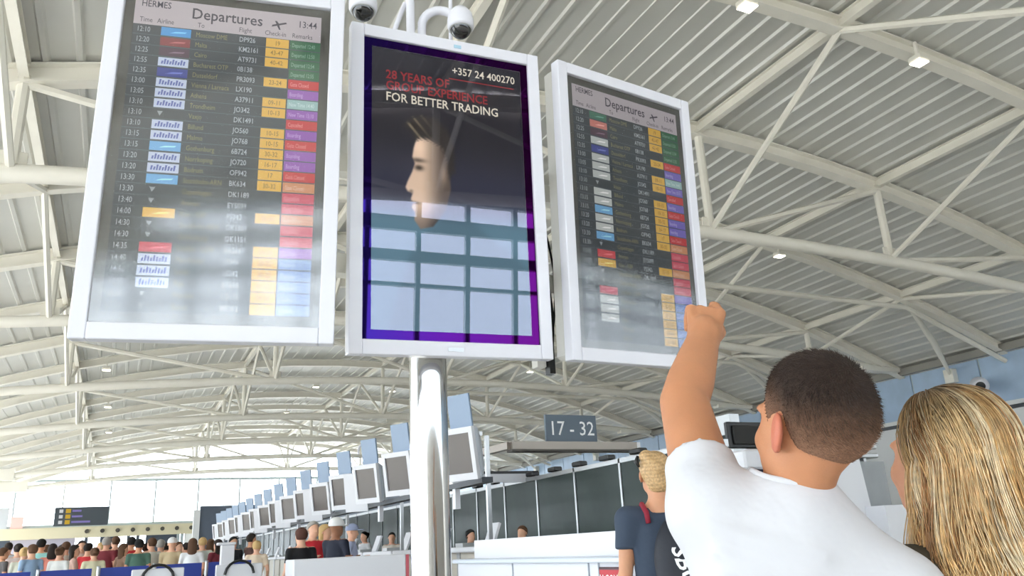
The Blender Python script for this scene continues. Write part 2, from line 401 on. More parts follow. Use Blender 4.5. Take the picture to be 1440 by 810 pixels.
ROWS = [('12:10', BLU2, 'Moscow DME', 'DP926', '19', GRN, 'Departed 12:40'), ('12:20', REDT, 'Malta', 'KM2161', '43-47', GRN, 'Departed 12:50'),
 ('12:25', MAR, 'Cairo', 'AT9731', '40-42', GRN, 'Departed 12:54'), ('12:55', WHT, 'Bucharest OTP', '0B138', '', GRN, 'Departed 12:55'),
 ('12:35', NAVY, 'Dusseldorf', 'PR3093', '23-24', RED, 'Gate Closed'), ('13:00', WHT, 'Vienna / Larnaca', 'LX190', '', PUR, 'Boarding'),
 ('13:05', WHT, 'Athens', 'A37911', '09-11', TEA, 'New Time 14:40'), ('13:10', WHT, 'Trondheim', 'JO342', '10-13', PUR, 'New Time 15:10'),
 ('13:10', None, 'Vaxjo', 'DK1491', '', RED, 'Cancelled'), ('13:10', WHT, 'Billund', 'JO560', '10-15', PUR, 'Boarding'),
 ('13:15', WHT, 'Malmo', 'JO768', '10-15', RED, 'Gate Closed'), ('13:15', SKY, 'Gothenburg', '6B724', '30-32', PUR, 'Boarding'),
 ('13:20', WHT, 'Norrkoping', 'JO720', '16-17', PUR, 'Boarding'), ('13:20', WHT, 'Bodrum', 'OF942', '17', RED, 'Gate Closed'),
 ('13:30', SKY, 'Stockholm-ARN', 'BK634', '30-32', ORA, 'Gate Closed'), ('13:30', None, 'Copenhagen', 'DK1189', '', PNK, 'Cancelled'),
 ('13:40', None, 'Amman', 'EY5099', '', PNK, 'Gate Closed'), ('14:00', YEL, 'Kiev - KBP', 'PS342', '32-35', ORA, 'Gate Closed'),
 ('14:30', None, 'Stockholm-ARN', 'DK1809', '', PNK, 'Cancelled'), ('14:30', None, 'Gothenburg', 'DK1151', '', PNK, 'Cancelled'),
 ('14:35', PNK, 'London - LGW', 'BA2669', '14-16', PUR, 'Check-in'), ('14:40', WHT, 'Manchester', 'LS946', '20-22', BLU, 'Check-in'),
 ('14:50', WHT, 'Leeds', 'LS242', '20-22', BLU, 'Check-in'), ('14:55', WHT, 'Riga', 'BT658', '01-03', BLU, 'Check-in'),
 ('15:05', None, 'Warsaw', 'LO176', '04-06', BLU, 'Check-in'), ('15:10', None, 'Beirut', 'ME262', '07-08', BLU, 'Check-in')]
def scr(rgb, s=1.0): return emission('screen_%d_%d_%d_%d' % (*rgb, int(s * 100)), rgb, s * 1.15)
def departures(root, rows, dim, glow):
    S = dim
    y0 = .016
    b = MB(); b.add([(-GX, .018, GZ0), (GX, .018, GZ0), (GX, .018, GZ1), (-GX, .018, GZ1)], [(0,1,2,3)]); b.build('bezel', M_black, root)
    b = MB(); quad(b, 0, 1, AZ0, AZ1, y0); b.build('picture', scr((44, 55, 66), S), root)
    hz = AZ1 - .105
    b = MB(); quad(b, 0, 1, hz, AZ1, y0 - .0005); hd = b.build('header', scr((186, 178, 184), S), root)
    b = MB(); text(b, 'HERMES', -AX + .02, AZ1 - .034, .036, y0 - .001, bold=.008, sx=.75); text(b, 'Departures', 0.0 - .01, AZ1 - .062, .06, y0 - .001, 'c', bold=.01, sx=.86)
    text(b, '13:44', AX - .015, AZ1 - .05, .038, y0 - .001, 'r', bold=.004, sx=.8)
    for s, u in (('Time', .03), ('Airline', .12), ('To', .33), ('Flight', .55), ('Check-in', .69), ('Remarks', .84)):
        text(b, s, -AX + u * AW, hz + .01, .027, y0 - .001, sx=.75)
    # little aeroplane mark beside the title
    px, pz = .165, AZ1 - .052
    b.add([(px - 0.0248, y0 - .001, pz - 0.0074), (px + 0.0279, y0 - .001, pz + 0.0099), (px + 0.0248, y0 - .001, pz + 0.0161), (px - 0.0217, y0 - .001, pz + 0.0012)], [(0,1,2,3)])
    b.add([(px - 0.0062, y0 - .001, pz), (px + 0.0012, y0 - .001, pz + 0.0025), (px + 0.0074, y0 - .001, pz - 0.0174), (px + 0.0012, y0 - .001, pz - 0.0161)], [(0,1,2,3)])
    b.add([(px - 0.0074, y0 - .001, pz + 0.0037), (px + 0.0019, y0 - .001, pz + 0.0062), (px - 0.0074, y0 - .001, pz + 0.0186), (px - 0.0136, y0 - .001, pz + 0.0174)], [(0,1,2,3)])
    b.build('header_lettering', scr((52, 48, 66), S), hd)
    n = len(rows); rh = (hz - AZ0) / n
    for i, (tm, ac, dest, fl, desk, sc_, st) in enumerate(rows):
        zt_, zb_ = hz - i * rh, hz - (i + 1) * rh; zz = zb_ + rh * .28; ts = rh * .74
        b = MB(); quad(b, 0, 1, zb_, zb_ + .0012, y0 - .0004); b.build('row_rule', scr((96, 112, 126), S), root)
        w = MB()
        text(w, tm, -AX + .02 * AW, zz, ts, y0 - .001, sx=.68); text(w, fl, -AX + .555 * AW, zz, ts * .95, y0 - .001, bold=.012, sx=.72)
        w.cur = 1; text(w, dest, -AX + .325 * AW, zz, ts * .9, y0 - .001, sx=.7)
        w.build('row_lettering', [scr((168, 176, 186), S), scr((134, 130, 92), S)], root)
        if ac:
            b = MB(); quad(b, .145, .30, zb_ + rh * .08, zt_ - rh * .08, y0 - .0008); t = b.build('airline_tile', scr(ac, S), root)
            b = MB(); 
            if ac == WHT:
                for q in range(9): 
                    x = -AX + (.16 + q * .014) * AW; hgt = rh * (.30 + .2 * ((q * 5 + i) % 3) / 2)
                    b.add([(x, y0 - .0012, zb_ + rh*.28), (x + .0055, y0 - .0012, zb_ + rh*.28), (x + .008, y0 - .0012, zb_ + rh*.28 + hgt), (x + .002, y0 - .0012, zb_ + rh*.28 + hgt)], [(0,1,2,3)])
                b.build('airline_mark', scr((86, 104, 176), S), t)
            else:
                x = -AX + .19 * AW
                b.add([(x, y0 - .0012, zb_ + rh*.35), (x + .05, y0 - .0012, zb_ + rh*.45), (x + .055, y0 - .0012, zb_ + rh*.6), (x + .02, y0 - .0012, zb_ + rh*.55)], [(0,1,2,3)])
                b.build('airline_mark', scr(tuple(min(255, c + 60) for c in ac), S), t)
        else:
            b = MB(); x = -AX + .18 * AW; b.add([(x - .009, y0 - .001, zt_ - rh*.25), (x + .009, y0 - .001, zt_ - rh*.25), (x, y0 - .001, zb_ + rh*.3)], [(0,1,2)])
            b.build('airline_mark', scr((150, 158, 166), S), root)
        if desk:
            b = MB(); quad(b, .70, .825, zb_ + rh * .05, zt_ - rh * .05, y0 - .0008); t = b.build('desk_tile', scr(YEL, S), root)
            b = MB(); text(b, desk, -AX + .762 * AW, zz, ts * .85, y0 - .0012, 'c', bold=.01, sx=.75); b.build('desk_lettering', scr((150, 110, 40), S), t)
        b = MB(); quad(b, .832, 1.0, zb_ + rh * .05, zt_ - rh * .05, y0 - .0008); t = b.build('status_tile', scr(sc_, S), root)
        b = MB(); text(b, st, -AX + .842 * AW, zz, ts * .78, y0 - .0012, bold=.006, sx=.56); b.build('status_lettering', scr(tuple(min(255, int(c * .6 + 110)) for c in sc_), S), t)
    b = MB(); b.add([(-GX, .011, GZ0), (GX, .011, GZ0), (GX, .011, GZ1), (-GX, .011, GZ1)], [(0,1,2,3)]); b.build('front_glass', glow, root)

G_matte = glass('satin_screen_glass', refl=.14, rough=.085)
G_matte2 = glass('satin_screen_glass_dusty', refl=.09, rough=.085)
scrL = empty('departures_screen'); scrL.matrix_basis = screen_matrix(11.4, 2.5, -.7, (.199, 2.57, 2.604)); make_case(scrL)
tag(scrL, 'white framed departures board on the left, its flight rows washed pale at the bottom', 'screen', 'portrait screens on the pillar')
departures(scrL, ROWS, 1.0, G_matte)
scrR = empty('departures_screen'); scrR.matrix_basis = screen_matrix(-8.4, 3.9, 1.4, (1.926, 2.648, 2.63)); make_case(scrR)
tag(scrR, 'white framed departures board on the right, touched by the pointing hand', 'screen', 'portrait screens on the pillar')
R2 = []
for i, r in enumerate(ROWS):
    r = list(r)
    if i == 0: r[1] = (44, 110, 90)
    elif i == 1: r[1] = (206, 120, 110)
    elif r[1] == WHT: r[1] = (196, 202, 200)
    if i in (16,): r[1] = (214, 70, 80)
    if i >= 21: r[5] = (96, 130, 200)
    if r[5] == PUR: r[5] = (112, 96, 190)
    R2.append(tuple(r))
departures(scrR, R2, .62, G_matte2)

# ---- advertising screen in the middle
scrM = empty('advertising_screen'); scrM.matrix_basis = screen_matrix(2.6, 3.4, .8, (1.05, 2.607, 2.61)); make_case(scrM)
tag(scrM, 'white framed advertising screen in the middle showing a dark profile portrait', 'screen', 'portrait screens on the pillar')
def purple_glass():
    m = bpy.data.materials.new('violet_coated_bezel'); m.use_nodes = True; nt = m.node_tree; nt.nodes.clear()
    o = nt.nodes.new('ShaderNodeOutputMaterial'); g = nt.nodes.new('ShaderNodeBsdfGlossy'); g.inputs['Roughness'].default_value = .02
    tc = nt.nodes.new('ShaderNodeTexCoord'); sp = nt.nodes.new('ShaderNodeSeparateXYZ'); mr = nt.nodes.new('ShaderNodeMapRange')
    mr.inputs[1].default_value = -GX; mr.inputs[2].default_value = GX
    cr = nt.nodes.new('ShaderNodeValToRGB'); cr.color_ramp.elements[0].color = (.013, .006, .082, 1); cr.color_ramp.elements[1].color = (.034, .002, .049, 1)
    e = cr.color_ramp.elements.new(.45); e.color = (.028, .003, .073, 1)
    nt.links.new(tc.outputs['Object'], sp.inputs[0]); nt.links.new(sp.outputs[0], mr.inputs[0]); nt.links.new(mr.outputs[0], cr.inputs[0])
    nt.links.new(cr.outputs[0], g.inputs[0]); nt.links.new(g.outputs[0], o.inputs[0]); return m
b = MB()
for (x0, x1, z0, z1) in ((-GX, -AX, GZ0, GZ1), (AX, GX, GZ0, GZ1), (-AX, AX, AZ1, GZ1), (-AX, AX, GZ0, AZ0)):
    b.add([(x0, .012, z0), (x1, .012, z0), (x1, .012, z1), (x0, .012, z1)], [(0,1,2,3)])
b.build('bezel', purple_glass(), scrM)
# picture: a grid of coloured points lit from behind
NU, NV = 150, 250
uu, vv = np.meshgrid(np.linspace(0, 1, NU), np.linspace(0, 1, NV))     # v runs down
def poly_sd(poly, u, v):
    poly = np.array(poly, float) * (1, AH / AW); p = np.stack([u, v * AH / AW], -1)
    d = np.full(u.shape, 1e9); ins = np.zeros(u.shape, bool)
    for i in range(len(poly)):
        a, c = poly[i], poly[(i + 1) % len(poly)]; e = c - a; w = p - a
        t = np.clip((w @ e) / (e @ e), 0, 1); q = w - t[..., None] * e; d = np.minimum(d, np.hypot(q[..., 0], q[..., 1]))
        cnd = (a[1] > p[..., 1]) != (c[1] > p[..., 1]); 
        with np.errstate(divide='ignore', invalid='ignore'): xi = a[0] + (p[..., 1] - a[1]) * e[0] / (e[1] if e[1] else 1e-9)
        ins ^= cnd & (p[..., 0] < xi)
    return np.where(ins, -d, d)
def sst(x, a, c): t = np.clip((x - a) / (c - a), 0, 1); return t * t * (3 - 2 * t)
img = np.zeros((NV, NU, 3)); img[:] = np.array([17, 19, 27]) / 255
img += (np.array([20, 22, 34]) / 255) * sst(vv, .28, .5)[..., None] + (np.array([52, 84, 82]) / 255) * sst(vv, .52, .64)[..., None]
face = [(.285,.315),(.262,.36),(.252,.395),(.268,.418),(.25,.45),(.222,.485),(.208,.508),(.222,.522),(.252,.528),(.240,.548),(.254,.560),(.244,.578),(.265,.595),(.262,.622),(.30,.652),(.38,.64),(.46,.58),(.50,.50),(.49,.40),(.46,.34),(.38,.30)]
sdf = poly_sd(face, uu, vv); k = 1 - sst(sdf, -.008, .006)
shade = 1 - .62 * sst(uu, .30, .47) - .45 * sst(vv, .55, .66)
shade = np.clip(shade + .10 * np.exp(-(((uu-.30)/.05)**2 + ((vv-.355)/.04)**2)), .05, 1.2)
eye = np.exp(-(((uu-.295)/.028)**2 + ((vv-.432)/.010)**2)) * .75 + np.exp(-(((uu-.29)/.045)**2 + ((vv-.405)/.008)**2)) * .6
mouth = np.exp(-(((uu-.265)/.03)**2 + ((vv-.560)/.005)**2)) * .5 + np.exp(-(((uu-.245)/.012)**2 + ((vv-.520)/.006)**2)) * .4
ear = np.exp(-(((uu-.455)/.02)**2 + ((vv-.45)/.035)**2)) * .25
fc = np.array([226, 196, 170]) / 255 * np.clip(shade - eye - mouth + ear, .04, 1.2)[..., None]
img = img * (1 - k[..., None]) + fc * k[..., None]
hair = [(.20,.285),(.235,.255),(.30,.235),(.40,.235),(.48,.27),(.53,.34),(.53,.43),(.49,.46),(.475,.39),(.44,.345),(.37,.325),(.31,.325),(.275,.335),(.25,.30)]
hs = poly_sd(hair, uu, vv) + .008 * np.sin(uu * 160 + 30 * np.sin(vv * 40)); hk = 1 - sst(hs, -.02, .015)
hc = (np.array([40, 36, 32]) / 255)[None, None] + (np.array([100, 92, 66]) / 255) * (np.clip(np.sin(uu * 90 - vv * 140), 0, 1) ** 2 * (1 - sst(uu, .22, .42)))[..., None]
img = img * (1 - hk[..., None]) + hc * hk[..., None]
coat = poly_sd([(.33,.66),(.52,.56),(.75,.66),(1.0,.76),(1.0,1.0),(.1,1.0),(.22,.76)], uu, vv); ck = 1 - sst(coat, -.03, .03)
img = img * (1 - .12 * ck[..., None])
me = bpy.data.meshes.new('picture')
P = np.stack([-AX + uu * AW, np.full_like(uu, .016), AZ1 - vv * AH], -1).reshape(-1, 3)
idx = np.arange(NU * NV).reshape(NV, NU); F = np.stack([idx[1:, :-1], idx[1:, 1:], idx[:-1, 1:], idx[:-1, :-1]], -1).reshape(-1, 4)
me.from_pydata(P.tolist(), [], F.tolist())
ca = me.color_attributes.new('picture', 'FLOAT_COLOR', 'POINT')
L = np.where(img <= .04045, img / 12.92, ((np.clip(img, 0, None) + .055) / 1.055) ** 2.4).reshape(-1, 3)
ca.data.foreach_set('color', np.concatenate([L, np.ones((len(L), 1))], 1).astype(np.float32).ravel())
m = bpy.data.materials.new('portrait_picture'); m.use_nodes = True; nt = m.node_tree; nt.nodes.clear()
o_ = nt.nodes.new('ShaderNodeOutputMaterial'); e_ = nt.nodes.new('ShaderNodeEmission'); a_ = nt.nodes.new('ShaderNodeAttribute'); a_.attribute_name = 'picture'
e_.inputs[1].default_value = 1.15; nt.links.new(a_.outputs[0], e_.inputs[0]); nt.links.new(e_.outputs[0], o_.inputs[0]); me.materials.append(m)
link('picture', me, scrM)
b = MB(); text(b, '+357 24 400270', AX - .025, AZ1 - .062, .046, .0145, 'r', bold=.012, sx=.9); text(b, 'FOR BETTER TRADING', -AX + .055, AZ1 - .222, .052, .0145, bold=.012, sx=.88)
b.build('lettering', scr((222, 216, 198)), scrM)
b = MB(); text(b, '28 YEARS OF', -AX + .055, AZ1 - .128, .052, .0145, bold=.018, sx=.88); text(b, 'GROUP EXPERIENCE', -AX + .055, AZ1 - .174, .052, .0145, bold=.018, sx=.88)
b.box(.0, AX - .03, .0145, .0148, AZ1 - .087, AZ1 - .083); b.build('red_lettering', scr((150, 30, 36)), scrM)
b = MB(); b.add([(-AX, .0115, AZ0), (AX, .0115, AZ0), (AX, .0115, AZ1), (-AX, .0115, AZ1)], [(0,1,2,3)]); b.build('front_glass', glass('glossy_screen_glass', refl=.084, rough=.012, gtint=(236, 232, 255)), scrM)
b = MB(); b.box(-.03, .03, -.002, 0, -SH/2 + .018, -SH/2 + .032); b.build('maker_badge', mat('badge_silver', (200, 205, 210), .3, .6), scrM)
b = MB(); b.box(.02, .05, -.002, 0, SH/2 - .036, SH/2 - .022); b.build('sensor_window', mat('sensor_blue', (170, 205, 225), .2), scrM)

# ---- chrome pillar with crossarm, cables and camera arms
pl = empty('display_pillar', (1.02, 2.84, 0)); tag(pl, 'round polished chrome pillar carrying the three screens', 'pillar')
b = MB(); b.lathe((0, 0, 0), [(.072, 0), (.072, 2.9)], 40); autosmooth(b.build('column', M_chrome, pl))
b = MB(); b.lathe((0, 0, 0), [(.16, 0), (.16, .02), (.09, .03), (.09, .06)], 32); autosmooth(b.build('base_flange', M_chrome, pl))
b = MB(); b.box(-.98, 1.08, -.03, .03, 2.72, 2.80); b.box(-.98, 1.08, -.03, .03, 2.30, 2.38); b.build('crossarm', M_steel, pl)
b = MB(); b.box(.46, .50, -.03, .02, 1.98, 3.18); b.build('upright', M_side, pl)
b = MB(); b.box(.505, .53, -.05, -.01, 1.95, 3.1); b.build('cable_duct', M_black, pl)
for s in range(4):
    z0 = 2.75 - s * .07
    b = MB(); b.tube([(.30 + .1 * math.sin(t * 3), -.02 - .01 * s, 0) if False else (.38 + .14 * t, -.05, z0 - .06 * math.sin(t * math.pi) + .02 * s * t) for t in np.linspace(0, 1, 8)], .006, 6); b.build('cable', M_cable, pl)
for s in range(3):
    b = MB(); b.tube([(.49 + .02 * s - .03 * math.sin(t * 5 + s), -.04, 2.75 - t * .75) for t in np.linspace(0, 1, 14)], .005, 6); b.build('cable', M_cable, pl)
for s in range(3):
    b = MB(); b.tube([(-.42 + .035 * math.sin(t * 4 + s * 1.3), -.0, 2.66 - t * .45 - .03 * s) for t in np.linspace(0, 1, 12)], .005, 6); b.build('cable', M_cable, pl)

def dome_camera(loc, lab):
    r = empty('dome_camera', loc); tag(r, lab, 'security camera', 'dome cameras above the screens')
    b = MB(); b.lathe((0, 0, 0), [(.02, .09), (.035, .085), (.052, .06), (.057, .03), (.057, .0), (.053, -.012), (.046, -.014)], 28); autosmooth(b.build('housing', M_white, r), 60)
    b = MB(); b.lathe((0, 0, 0), [(.046, -.010), (.044, -.02), (.038, -.034), (.026, -.046), (.010, -.052), (.001, -.053)], 24); autosmooth(b.build('smoked_dome', mat('smoked_dome', (20, 20, 22), .05, spec=.8), r), 80)
    b = MB(); b.lathe((0, 0, 0), [(.048, -.008), (.050, -.014), (.044, -.016)], 28); b.build('trim_ring', mat('pale_ring', (190, 192, 194), .3), r)
    return r
def arc_arm(name, pts, r, lab):
    o = MB(); o.tube(pts, r, 10); q = o.build(name, M_white); autosmooth(q, 60); tag(q, lab, 'pipe'); return q
D1, D2 = np.array([.716, 2.69, 3.40]), np.array([1.143, 2.69, 3.425])
dome_camera(D1, 'white dome camera with smoked lens above the left corner of the advertising screen')
dome_camera(D2, 'white dome camera with smoked lens above the middle of the advertising screen')
def goose(x0, dome, lab, h):
    top = dome + np.array([0, .03, .085]); base = np.array([x0, 2.80, 2.9]); R = (top[0] - x0) / 2
    pts = [base, (x0, 2.80, 3.35)] + [(x0 + R - R * math.cos(a), 2.80 + (top[1] - 2.80) * (a / math.pi), h + abs(R) * math.sin(a)) for a in np.linspace(.15, math.pi * .92, 12)] + [tuple(top)]
    arc_arm('gooseneck_pipe', pts, .019, lab)
goose(.955, D1, 'white gooseneck pipe carrying the left dome camera', 3.55)
goose(1.005, D2, 'white gooseneck pipe carrying the right dome camera', 3.47)
arc_arm('thin_conduit', [(1.14, 2.82, 2.9), (1.145, 2.82, 3.3), (1.155, 2.82, 3.75), (1.16, 2.82, 4.6)], .009, 'thin white conduit rising beside the right dome camera')
arc_arm('curved_conduit', [(.885, 2.87, 2.9), (.886, 2.87, 3.3), (.90, 2.87, 3.45), (.93, 2.87, 3.55), (.955, 2.87, 3.62)], .011, 'thin curved white conduit behind the top of the advertising screen')

# ------------------------------------------------------------------ check-in line along the right of the hall
M_pw = mat('white_laminate', (218, 219, 225), .35)
M_desk = mat('pale_desk_front', (196, 190, 178), .5, var=.04)
M_tint = mat('tinted_partition_glass', (66, 76, 74), .22, spec=.06, var=.22, vscale=.8)
M_alu = mat('satin_aluminium', (186, 188, 190), .3, .8)
M_bpan = mat('blue_grey_board', (138, 158, 184), .4)
M_scrn = mat('dim_monitor_glass', (88, 82, 80), .18)
M_red = mat('red_paint', (188, 28, 44), .45)

# dark glass partition behind the counters
gp = empty('glass_partition', (7.0, 9.3, 0)); tag(gp, 'tall dark tinted glass partition behind the check-in counters', 'partition')
N = 35; dy = 1.43
b = MB(); b.box(-.012, .012, .03, dy - .03, .1, 2.42); pm = b.mesh('pane', M_tint)
for i in range(N + 1):
    b = MB(); b.box(-.03, .03, i * dy - .025, i * dy + .025, 0, 2.5); b.build('post', M_alu if i < 7 else mat('dull_post', (104, 110, 114), .5), gp)
    if i < N: link('pane', pm, gp, Matrix.Translation((0, i * dy, 0)))
for z in (.07, 2.46):
    b = MB(); b.box(-.03, .03, 0, N * dy, z - .035, z + .035); b.build('rail', M_alu, gp)
for i in range(1, 9):
    b = MB(); b.bbox(-.10, .06, i * dy * .62 - .14, i * dy * .62 + .14, 2.5, 2.58, .015); b.build('clip_lamp', M_black, gp)
b = MB(); b.box(-.06, -.03, 2.9, 4.2, .95, 1.42); b.build('paper_slot', M_pw, gp)
db = empty('partition_doorframe', (7.0, 8.0, 0)); tag(db, 'grey door frame at the near end of the tinted glass partition', 'door frame')
for y in (0, 1.15):
    b = MB(); b.box(-.08, .08, y, y + .12, 0, 2.62); b.build('jamb', M_alu, db)
b = MB(); b.box(-.08, .08, 0, 1.27, 2.5, 2.75); b.build('head', M_alu, db)
b = MB(); b.box(-.01, .01, .12, 1.15, .05, 2.5); b.build('pane', M_tint, db)

# counters
def counter(y, i):
    r = empty('check_in_counter', (4.75, y, 0))
    tag(r, 'pale check-in counter with white top, %s in the row beyond the white barrier box' % words[i], 'counter', 'row of check-in counters')
    b = MB(); b.box(0, .7, .06, 1.9, 0, 1.22); b.build('body', M_desk, r)
    b = MB(); b.bbox(-.12, .8, 0, 1.96, 1.22, 1.30, .015); b.build('top', M_pw, r)
    b = MB(); b.box(-.02, 0, .9, 1.02, 0, 1.22); b.build('front_joint', M_alu, r)
    # desk screen leaning back on the counter
    b = MB(); b.bar((.30, .5, 1.30), (.42, .5, 1.62), .34, .04, (1, 0, 0)); b.build('desk_screen', M_pw, r)
    b = MB(); b.box(.2, .5, 1.3, 1.62, 1.30, 1.36); b.build('keyboard_tray', M_alu, r)
for i in range(15): counter(11.0 + i * 2.05, i)

# overhead rail with monitors
rl = empty('monitor_rail', (4.68, 10.2, 0)); tag(rl, 'long dark overhead rail along the check-in counters carrying the monitors', 'rail')
b = MB(); b.box(-.05, .12, .5, 33, 2.16, 2.24); b.build('beam', mat('rail_dark', (64, 70, 78), .5), rl)
b = MB(); b.box(.04, .09, .75, 33, 2.86, 2.92); b.build('upper_beam', M_alu, rl)
for i in range(9):
    b = MB(); b.box(-.03, .05, 1.6 + i * 4.1, 1.72 + i * 4.1, 1.86, 2.16); b.build('drop_stub', M_pw, rl)
    b = MB(); b.box(-.03, .03, -.027, .027, 0, 2.86); q = b.build('rail_post', M_alu, None, False, Matrix.Translation((4.835, 10.2 + .755 + i * 4.1, 0)))
    tag(q, 'slim aluminium post holding up the monitor rail, %s from the near end' % words[i], 'post', 'posts under the monitor rail')
def mon_meshes():
    out = []
    b = MB(); 
    for (x0, x1, z0, z1) in ((-.24, -.19, -.27, .27), (.19, .24, -.27, .27), (-.19, .19, .21, .27), (-.19, .19, -.27, -.20)): b.box(x0, x1, -.03, .02, z0, z1)
    out.append(('frame', b.mesh('frame', M_pw)))
    b = MB(); b.bbox(-.235, .235, .02, .10, -.265, .265, .02); b.add([(-.22,.10,-.24),(.22,.10,-.24),(.22,.10,.24),(-.22,.10,.24),(-.12,.26,-.14),(.12,.26,-.14),(.12,.26,.14),(-.12,.26,.14)], [(0,1,5,4),(1,2,6,5),(2,3,7,6),(3,0,4,7),(4,5,6,7)])
    out.append(('housing', b.mesh('housing', mat('monitor_shell', (200, 206, 216), .4))))
    b = MB(); b.box(-.19, .19, -.012, .0, -.20, .21); out.append(('screen', b.mesh('screen', M_scrn)))
    b = MB(); b.box(-.15, .15, .10, .125, .26, .62); out.append(('number_board', b.mesh('number_board', M_bpan)))
    b = MB(); b.box(-.03, .03, .125, .16, -.27, .5); out.append(('bracket', b.mesh('bracket', M_alu)))
    return out
MON = mon_meshes()
for i in range(16):
    y = (10.75, 13.55)[i] if i < 2 else 11.5 + i * 2.02
    r = empty('check_in_monitor'); r.matrix_basis = Matrix.Translation((4.3, y, 2.56)) @ Matrix.Rotation(math.radians(-62), 4, 'Z') @ Matrix.Rotation(math.radians(9), 4, 'X') @ Matrix.Scale(1.36, 4)
    tag(r, 'white cased check-in monitor under a blue-grey board, %s from the chrome pillar' % words[i], 'monitor', 'monitors over the check-in counters')
    for n, me in MON: link(n, me, r)
for i in range(7):
    r = empty('hanging_panel'); r.matrix_basis = Matrix.Translation((4.30, 16.4 + i * 4.1, 2.46)) @ Matrix.Rotation(math.radians(-50), 4, 'Z')
    b = MB(); b.bbox(-.27, .27, -.012, .012, -.38, .38, .006); b.build('sheet', M_pw, r, False, Matrix.Rotation(math.radians(8), 4, 'X'))
    b = MB(); b.bar((0, .06, .40), (.28, .31, .43), .05, .03); b.build('hanger', M_alu, r)
    tag(r, 'blank white hanging panel between monitors, %s along the check-in rail' % words[i], 'sign panel', 'white panels on the check-in rail')
b = MB(); hx, hy = 4.76, 16.9
b.tube([(hx, hy, 2.9), (hx, hy, 3.35)] + [(hx - .14 + .14 * math.cos(a), hy, 3.35 + .16 * math.sin(a)) for a in np.linspace(.2, math.pi, 9)] + [(hx - .28, hy, 3.28)], .022, 8)
o = b.build('gooseneck_pole', M_white); autosmooth(o, 60); tag(o, 'white hook shaped pipe rising above the check-in monitors', 'pipe')  # bare hooked camera pole, it carries no lamp

# numbered gantry
ga = empty('sign_gantry', (6.1, 12.8, 0)); tag(ga, 'grey metal gantry beam with a corner bend over the glass partition', 'gantry')
b = MB(); b.box(0, 2.6, -.09, .09, 2.88, 3.02); b.build('beam', mat('bronze_grey_metal', (150, 142, 134), .35, .6), ga)
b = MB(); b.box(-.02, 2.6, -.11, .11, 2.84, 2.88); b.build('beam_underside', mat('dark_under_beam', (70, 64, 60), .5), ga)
b = MB(); b.bar((-.0, 0, 2.95), (-.25, 1.5, 2.93), .14, .12); b.build('return_beam', mat('bronze_grey_metal', (150, 142, 134), .35, .6), ga)
b = MB(); b.box(2.52, 2.68, -.08, .08, 0, 3.02); b.build('post', M_pw, ga)
b = MB(); b.box(-.62, 1.15, 1.2, 1.26, 2.58, 2.63); b.box(1.11, 1.15, 1.2, 1.26, 2.40, 2.6); b.build('black_edge', M_black, ga)
b = MB(); b.box(-.62, 1.1, 1.21, 1.25, 2.42, 2.58); b.build('light_panel', M_pw, ga)
s = empty('desk_number_sign', (6.78, 12.74, 3.02)); tag(s, 'slate grey sign reading 17 - 32 in white numerals on the gantry', 'sign')
b = MB(); b.bbox(0, 1.06, -.03, .03, 0, .48, .006); b.build('board', mat('slate_sign', (92, 106, 120), .45), s)
b = MB(); text(b, '17 - 32', .53, .115, .36, -.033, 'c', bold=.004, sx=.92); b.build('numerals', mat('white_print', (244, 246, 248), .5), s)

# near white service counter with ledge
nc = empty('service_counter', (3.2, 4.5, 0)); tag(nc, 'long white service counter with a ledge in front of the tinted glass', 'counter')
b = MB(); b.box(.06, .9, 0, 3.75, 0, 1.14); b.build('body', M_pw, nc)
b = MB(); b.box(.25, .33, 0, 3.75, 1.14, 1.36); b.build('upstand', M_pw, nc)
b = MB(); b.bbox(0, .9, -.02, 3.77, 1.14, 1.18, .008); b.build('ledge', mat('pale_blue_ledge', (206, 214, 226), .3), nc)
for y in (.9, 1.05, 2.4):
    b = MB(); b.box(.05, .06, y, y + .012, 0, 1.14); b.build('panel_joint', mat('joint_grey', (168, 174, 184), .5), nc)
b = MB(); b.box(.10, .24, .28, .62, 1.18, 1.24); b.build('raised_shelf', M_pw, nc)
b = MB(); b.tube([(.12, .58, 1.24), (.12, .52, 1.345), (.12, .05, 1.345)], .012, 8); b.build('grab_handle', mat('dark_red_tube', (92, 30, 44), .4), nc)
rs = empty('company_sign', (3.235, 4.98, .86)); tag(rs, 'red sign with pale letters on the front of the white service counter', 'sign')
b = MB(); b.bbox(-.012, .012, -.02, .38, 0, .25, .006); b.build('board', mat('sign_dark_edge', (70, 24, 34), .4), rs)
b = MB(); b.box(-.016, -.012, 0, .36, .015, .232); b.build('red_face', M_red, rs)
tb = MB(); text(tb, 'IACOVOU', 0, 0, .092, 0, 'c', bold=.01, sx=.86); tb.v = [(-.018, .18 - v[0], v[2] + .135) for v in tb.v]; tb.build('lettering', mat('white_print', (244, 246, 248), .5), rs)
# white barrier box in front of the counters
wb = empty('barrier_box', (1.8, 9.5, 0)); tag(wb, 'plain white barrier box with a red edge left of the chrome pillar', 'barrier')
b = MB(); b.bbox(0, 1.30, 0, .5, 0, 1.26, .01); b.build('body', M_pw, wb)
b = MB(); b.box(1.30, 1.335, .0, .5, 0, 1.25); b.build('red_edge', mat('soft_red_edge', (196, 92, 104), .5), wb)

